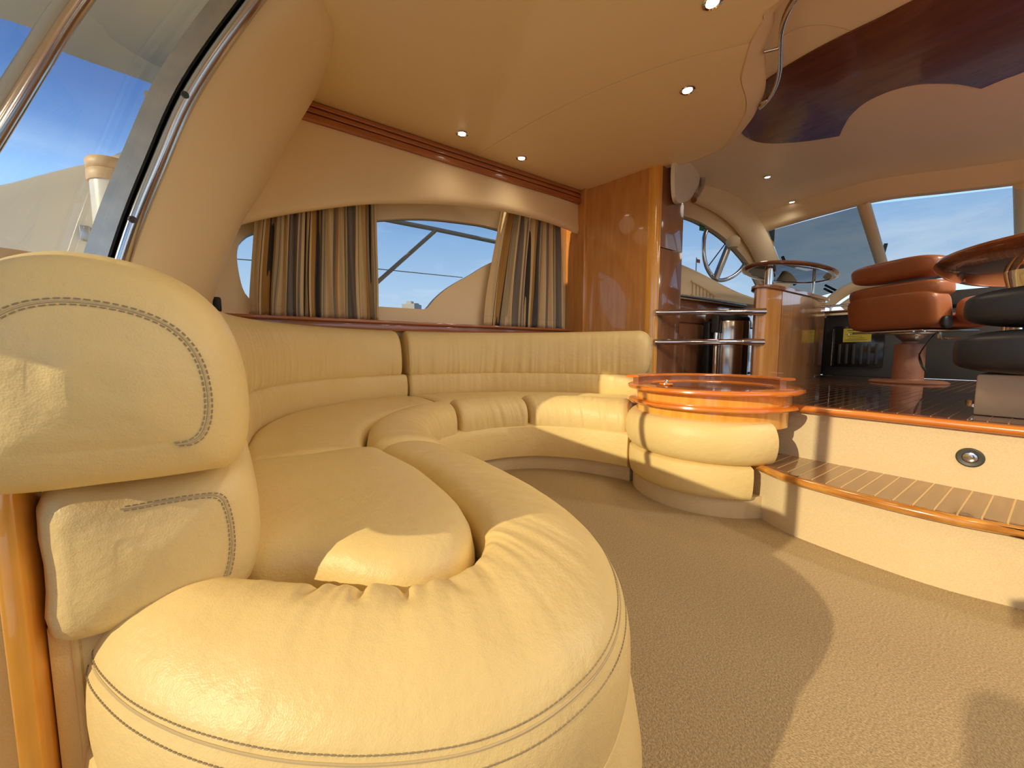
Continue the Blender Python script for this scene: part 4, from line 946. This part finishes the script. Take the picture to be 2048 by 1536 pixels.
# pedestal dining table
dt = thing('pedestal_table', 'dark glossy oval wooden table on a thick chrome pedestal at the right edge', 'table', (3.2, -.12, UZ))
TC = (3.10, -.20)
secs = []
for ax, z in [(0, 1.135), (.80, 1.130), (.93, 1.140), (.985, 1.155), (1.0, 1.168), (.99, 1.180), (.95, 1.186), (0, 1.187)]:
    row = []
    for j in range(80):
        a = 2*math.pi*j/80; c_, s_ = math.cos(a), math.sin(a)
        x = math.copysign(abs(c_)**.8, c_)*.88; y = math.copysign(abs(s_)**.8, s_)*.62
        row.append(Vector((TC[0]+x*ax, TC[1]+y*ax, z)))
    secs.append(row)
v_, f_ = grid(secs); obj('table_top', v_, f_, wood('table_wood', (0.20, 0.065, 0.025), (0.30, 0.10, 0.035), (.4, 3, 1), rough=.15), dt)
lathe('pedestal', (2.98, .115, UZ), [(0, 0), (.16, 0), (.16, .015), (.072, .03), (.072, .40), (.062, .41), (.062, .52), (.08, .60), (.085, .635), (0, .635)], M_CHROME, dt, 48)
# charcoal dinette seat on its beige plinth
ds = thing('dinette_bench', 'charcoal leather dinette bench on a beige plinth at the right edge', 'bench', (2.7, -.2, UZ))
boxp('plinth', (2.37, -1.3, UZ), (2.74, .195, .665), mat('plinth_vinyl', (.62, .50, .34), .45), ds, .008)
tube('plinth_strip', [(2.45, .199, .53), (2.73, .199, .53)], .008, M_STEELP, ds, n=8)
def wpt(x, y, z): return Vector((x, y, z))
cushion('seat_base', (2.24, 2.80), (-1.3, .27), (.66, .845), wpt, M_CHAR, ds, p=5)
cushion('backrest', (2.26, 2.60), (-1.3, .25), (.835, 1.01), wpt, M_CHAR, ds, p=4)
# wipers outside the windscreen
for k, (a, b, c_) in enumerate([((1772, 487), (1764, 515), (1763, 527)), ((1565, 513), (1577, 545), (1590, 570))]):
    t_ = tube('windscreen_wiper', [atx(*a, 6.45), atx(*b, 6.45), atx(*c_, 6.45)], .02, M_BLACK, None, n=6)
    tag(t_, ['short black wiper standing at the foot of the bright windscreen pane', 'short black wiper seen through the dark windscreen pane'][k], 'wiper', 'windscreen wipers')
for k, pts in enumerate([[(1650, 570), (1680, 585), (1690, 590)], [(1648, 577), (1670, 588), (1680, 592)], [(1762, 522), (1790, 532)]]):
    t_ = tube('wiper_arm', [atx(x, y, 6.4) for x, y in pts], .014, M_BLACK, None, n=6)
    tag(t_, ['upper thin black wiper arm lying beyond the oval shelf', 'lower thin black wiper arm lying beyond the oval shelf', 'thin black wiper arm above the helm seat'][k], 'wiper', 'windscreen wiper arms')
# ================================================================== OUTSIDE
# cockpit roof over the aft deck: soffit with a deeper rim along the port side
ov = struct_root('ceiling_cockpit')
rim = [atz(-200, -85, 2.30), atz(0, 36, 2.30), atz(110, 98, 2.30), atz(300, 166, 2.30)]
inn = [atz(-100, -150, 2.36), atz(105, 2, 2.36), atz(210, 70, 2.36), atz(330, 140, 2.36)]
secs = []
rimp = [Vector((-2.3, rim[1].y+.25, 2.30)), rim[1], rim[2], rim[3], Vector((.1, rim[3].y+.12, 2.30))]
innp = [Vector((-2.3, inn[1].y+.1, 2.36)), inn[1], inn[2], inn[3], Vector((.1, inn[3].y+.05, 2.36))]
for a, b in zip(cat(rimp, 30), cat(innp, 30)):
    secs.append([a, b, b+Vector((0, 0, .12)), a+Vector((0, .02, .18))])
v_, f_ = grid(secs); obj('roof_rim', v_, f_, M_GEL, ov)
prism('soffit', [(-2.3, -2.2)]+[(p.x, p.y+.01) for p in cat(innp, 30)]+[(.1, -2.2)], 2.362, 2.44, M_GEL, ov)
# curved grab rail just outside the glass
t_ = tube('deck_handrail', [(-.46, 1.06, .98), (-.41, 1.09, 1.07), (-.372, 1.115, 1.18), (-.335, 1.14, 1.295), (-.278, 1.175, 1.464), (-.16, 1.23, 1.76), (.02, 1.30, 2.12), (.10, 1.33, 2.28)], .020, M_STEELP, None, n=14, sm=40)
tag(t_, 'dark steel handrail slanting across the blue sky outside the doorway glass', 'handrail')
# port side wing of the cockpit
wing_px = [(-260, 420), (0, 368), (70, 350), (150, 330), (200, 318), (260, 292), (320, 250)]
WPn = [aty(x, y, 2.45) for x, y in wing_px]
top = cat(WPn, 24); secs = []
for p in top:
    secs.append([Vector((p.x, 2.40, -.3)), Vector((p.x, 2.42, p.z-.08)), Vector((p.x, 2.435, p.z-.015)), Vector((p.x, 2.46, p.z)), Vector((p.x, 2.50, p.z-.02)), Vector((p.x, 2.52, -.3))])
v_, f_ = grid(secs); o = obj('wall_cockpit', v_, f_, M_GEL); o['kind'] = 'structure'
cl_ = boxp('floor_cockpit', (-4.6, -2.3, -.10), (-.62, 2.5, -.06), M_GEL, None, 0); cl_['kind'] = 'structure'
p0 = aty(232, 335, 2.20)
cpst = thing('capped_post', 'white round post with a tan ribbed cap standing outside the doorway', 'post', (p0.x, 2.20, -.06))
lathe('post_body', (p0.x, 2.20, 0), [(0, -.06), (.078, -.06), (.078, p0.z-.06), (0, p0.z-.06)], M_GEL, cpst, 40)
lathe('cap', (p0.x, 2.20, p0.z), [(0, -.075), (.083, -.075), (.086, -.06), (.085, -.038), (.080, -.032), (.085, -.026), (.086, .0), (.078, .012), (0, .016)], M_CAP, cpst, 40)
q = aty(160, 457, 2.33); t_ = boxp('latch', (q.x-.02, 2.395, q.z-.03), (q.x+.012, 2.42, q.z+.03), M_STEEL, None, .004)
tag(t_, 'small steel latch on the white cockpit side behind the capped post', 'latch')
q = aty(12, 515, 2.0); t_ = lathe('deck_bollard', (q.x, 2.0, q.z), [(0, -.5), (.12, -.5), (.12, -.04), (.135, -.035), (.135, .008), (.12, .012), (0, .013)], M_CAP, None, 36)
tag(t_, 'flat tan cap outside just behind the sofa backrest at the left edge', 'bollard')
# far shore: a pale building, moored yacht with flag, sea
o = boxp('sea', (-300, -300, -2.2), (400, 400, -2.0), mat('sea_water', (.03, .08, .11), .15, bump=.4, bscale=.6, bdist=.2), None, 0); o['kind'] = 'structure'
o = boxp('floor_quay', (-14, -16, -2.0), (24, -3.0, -.55), mat('pale_concrete', (.78, .75, .68), .8), None, 0); o['kind'] = 'structure'  # unseen pale slab added to starboard, bounces sunlight up onto the saloon ceiling
fb = thing('far_building', 'pale flat-roofed building far off through the port window', 'building', (21, 60, -2))
box('block', (21.3, 61.5, 3.35), (2.3, 2.3, 10.7), M_BLDG, fb, 0, R(40))
box('roof_hut', (20.9, 61.2, 8.9), (.8, .9, .5), M_BLDG, fb, 0, R(40))
box('roof_hut', (22.0, 61.6, 8.8), (.7, .9, .3), M_BLDG, fb, 0, R(40))
my = thing('moored_yacht', 'white moored yacht with a flag staff seen through the galley window', 'yacht', (38, 22, -2))
yb = hit(1405, 560, Vector((0, 24, 0)), Vector((0, 1, 0)))
boxp('hull', (yb.x-6, 24, -2), (yb.x+3, 28, yb.z-1.0), M_GEL, my, .2)
boxp('deckhouse', (yb.x-3, 24.4, yb.z-1.0), (yb.x+1.6, 27, yb.z), M_GEL, my, .15)
boxp('flybridge', (yb.x-1.6, 24.6, yb.z), (yb.x+.6, 26.5, yb.z+.7), M_GEL, my, .12)
fs = hit(1393, 515, Vector((0, 25, 0)), Vector((0, 1, 0)))
tube('flag_staff', [(fs.x, 25, yb.z), (fs.x, 25, fs.z)], .05, M_DARK, my, n=6)
boxp('flag', (fs.x+.05, 24.98, fs.z-.55), (fs.x+.75, 25.02, fs.z-.15), M_RED, my, 0)

# ================================================================== THE PHOTOGRAPHER, seated outside the doorway
pj = [(-.90, -.10, .06), (-.88, -.10, .28), (-.86, -.09, .50), (-.83, -.085, .645), (-.80, -.08, .71), (-.775, -.075, .79), (-.76, -.075, .85),
      (-.84, .06, .60), (-.80, .13, .36), (-.62, .11, .18), (-.55, .09, .13), (-.82, -.23, .62), (-.50, -.20, .60), (-.24, -.12, .67), (-.13, -.095, .69),
      (-.88, .00, .04), (-.52, .14, .12), (-.62, -.04, .00), (-.88, -.24, .04), (-.52, -.38, .12), (-.62, -.16, .00)]
pe = [(0, 1), (1, 2), (2, 3), (3, 4), (4, 5), (5, 6), (3, 7), (7, 8), (8, 9), (9, 10), (3, 11), (11, 12), (12, 13), (13, 14), (0, 15), (15, 16), (16, 17), (0, 18), (18, 19), (19, 20)]
pr_ = [.13, .13, .14, .09, .05, .085, .07, .065, .05, .042, .03, .065, .05, .042, .03, .10, .07, .05, .10, .07, .05]
person = thing('person', 'person in dark clothes sitting in the doorway holding a phone out', 'person', (-.85, 0, -.06))
me = bpy.data.meshes.new('body'); me.from_pydata(pj, pe, []); me.materials.append(mat('dark_clothes', (.05, .05, .06), .9))
po = bpy.data.objects.new('body', me); put(po, person); po.location = -Vector(person.location)
po.modifiers.new('skin', 'SKIN'); me.skin_vertices[0].data[0].use_root = True
for sv, r_ in zip(me.skin_vertices[0].data, pr_): sv.radius = (r_, r_)
po.modifiers.new('sub', 'SUBSURF').levels = 2; po.modifiers['sub'].render_levels = 2
M_SKIN = mat('skin', (.62, .38, .26), .6)
PHC = O0-FW*.045
HC = PHC+RT*.105
wr = Vector((-.13, -.095, .69))
tube('palm', [wr, wr.lerp(HC, .55)-UP*.02-FW*.012, HC-UP*.035-FW*.014], lambda t: .028-.005*t, M_SKIN, po, n=10)
for q in range(4):
    a = HC-UP*.036+RT*(.026-.017*q); tube('finger', [a-FW*.018-UP*.012, a+FW*.002-UP*.008, a+FW*.011+UP*.006, a+FW*.010+UP*.020], .0075, M_SKIN, po, n=8, sm=10)
tube('thumb', [HC-UP*.045-RT*.02-FW*.02, HC-UP*.02-RT*.03-FW*.018, HC+UP*.005-RT*.028-FW*.014], .009, M_SKIN, po, n=8, sm=8)
ph = thing('phone', 'dark phone held up level at the camera position in the doorway', 'phone', tuple(PHC))
V = []
for k in (-.004, .004):
    for a, b in ((-.012, -.058), (.136, -.058), (.136, .014), (-.012, .014)): V.append(PHC+RT*a+UP*b+FW*k)
obj('case', V, [(0, 1, 2, 3), (7, 6, 5, 4), (0, 4, 5, 1), (1, 5, 6, 2), (2, 6, 7, 3), (3, 7, 4, 0)], M_BLACKGL, ph, smooth=False)
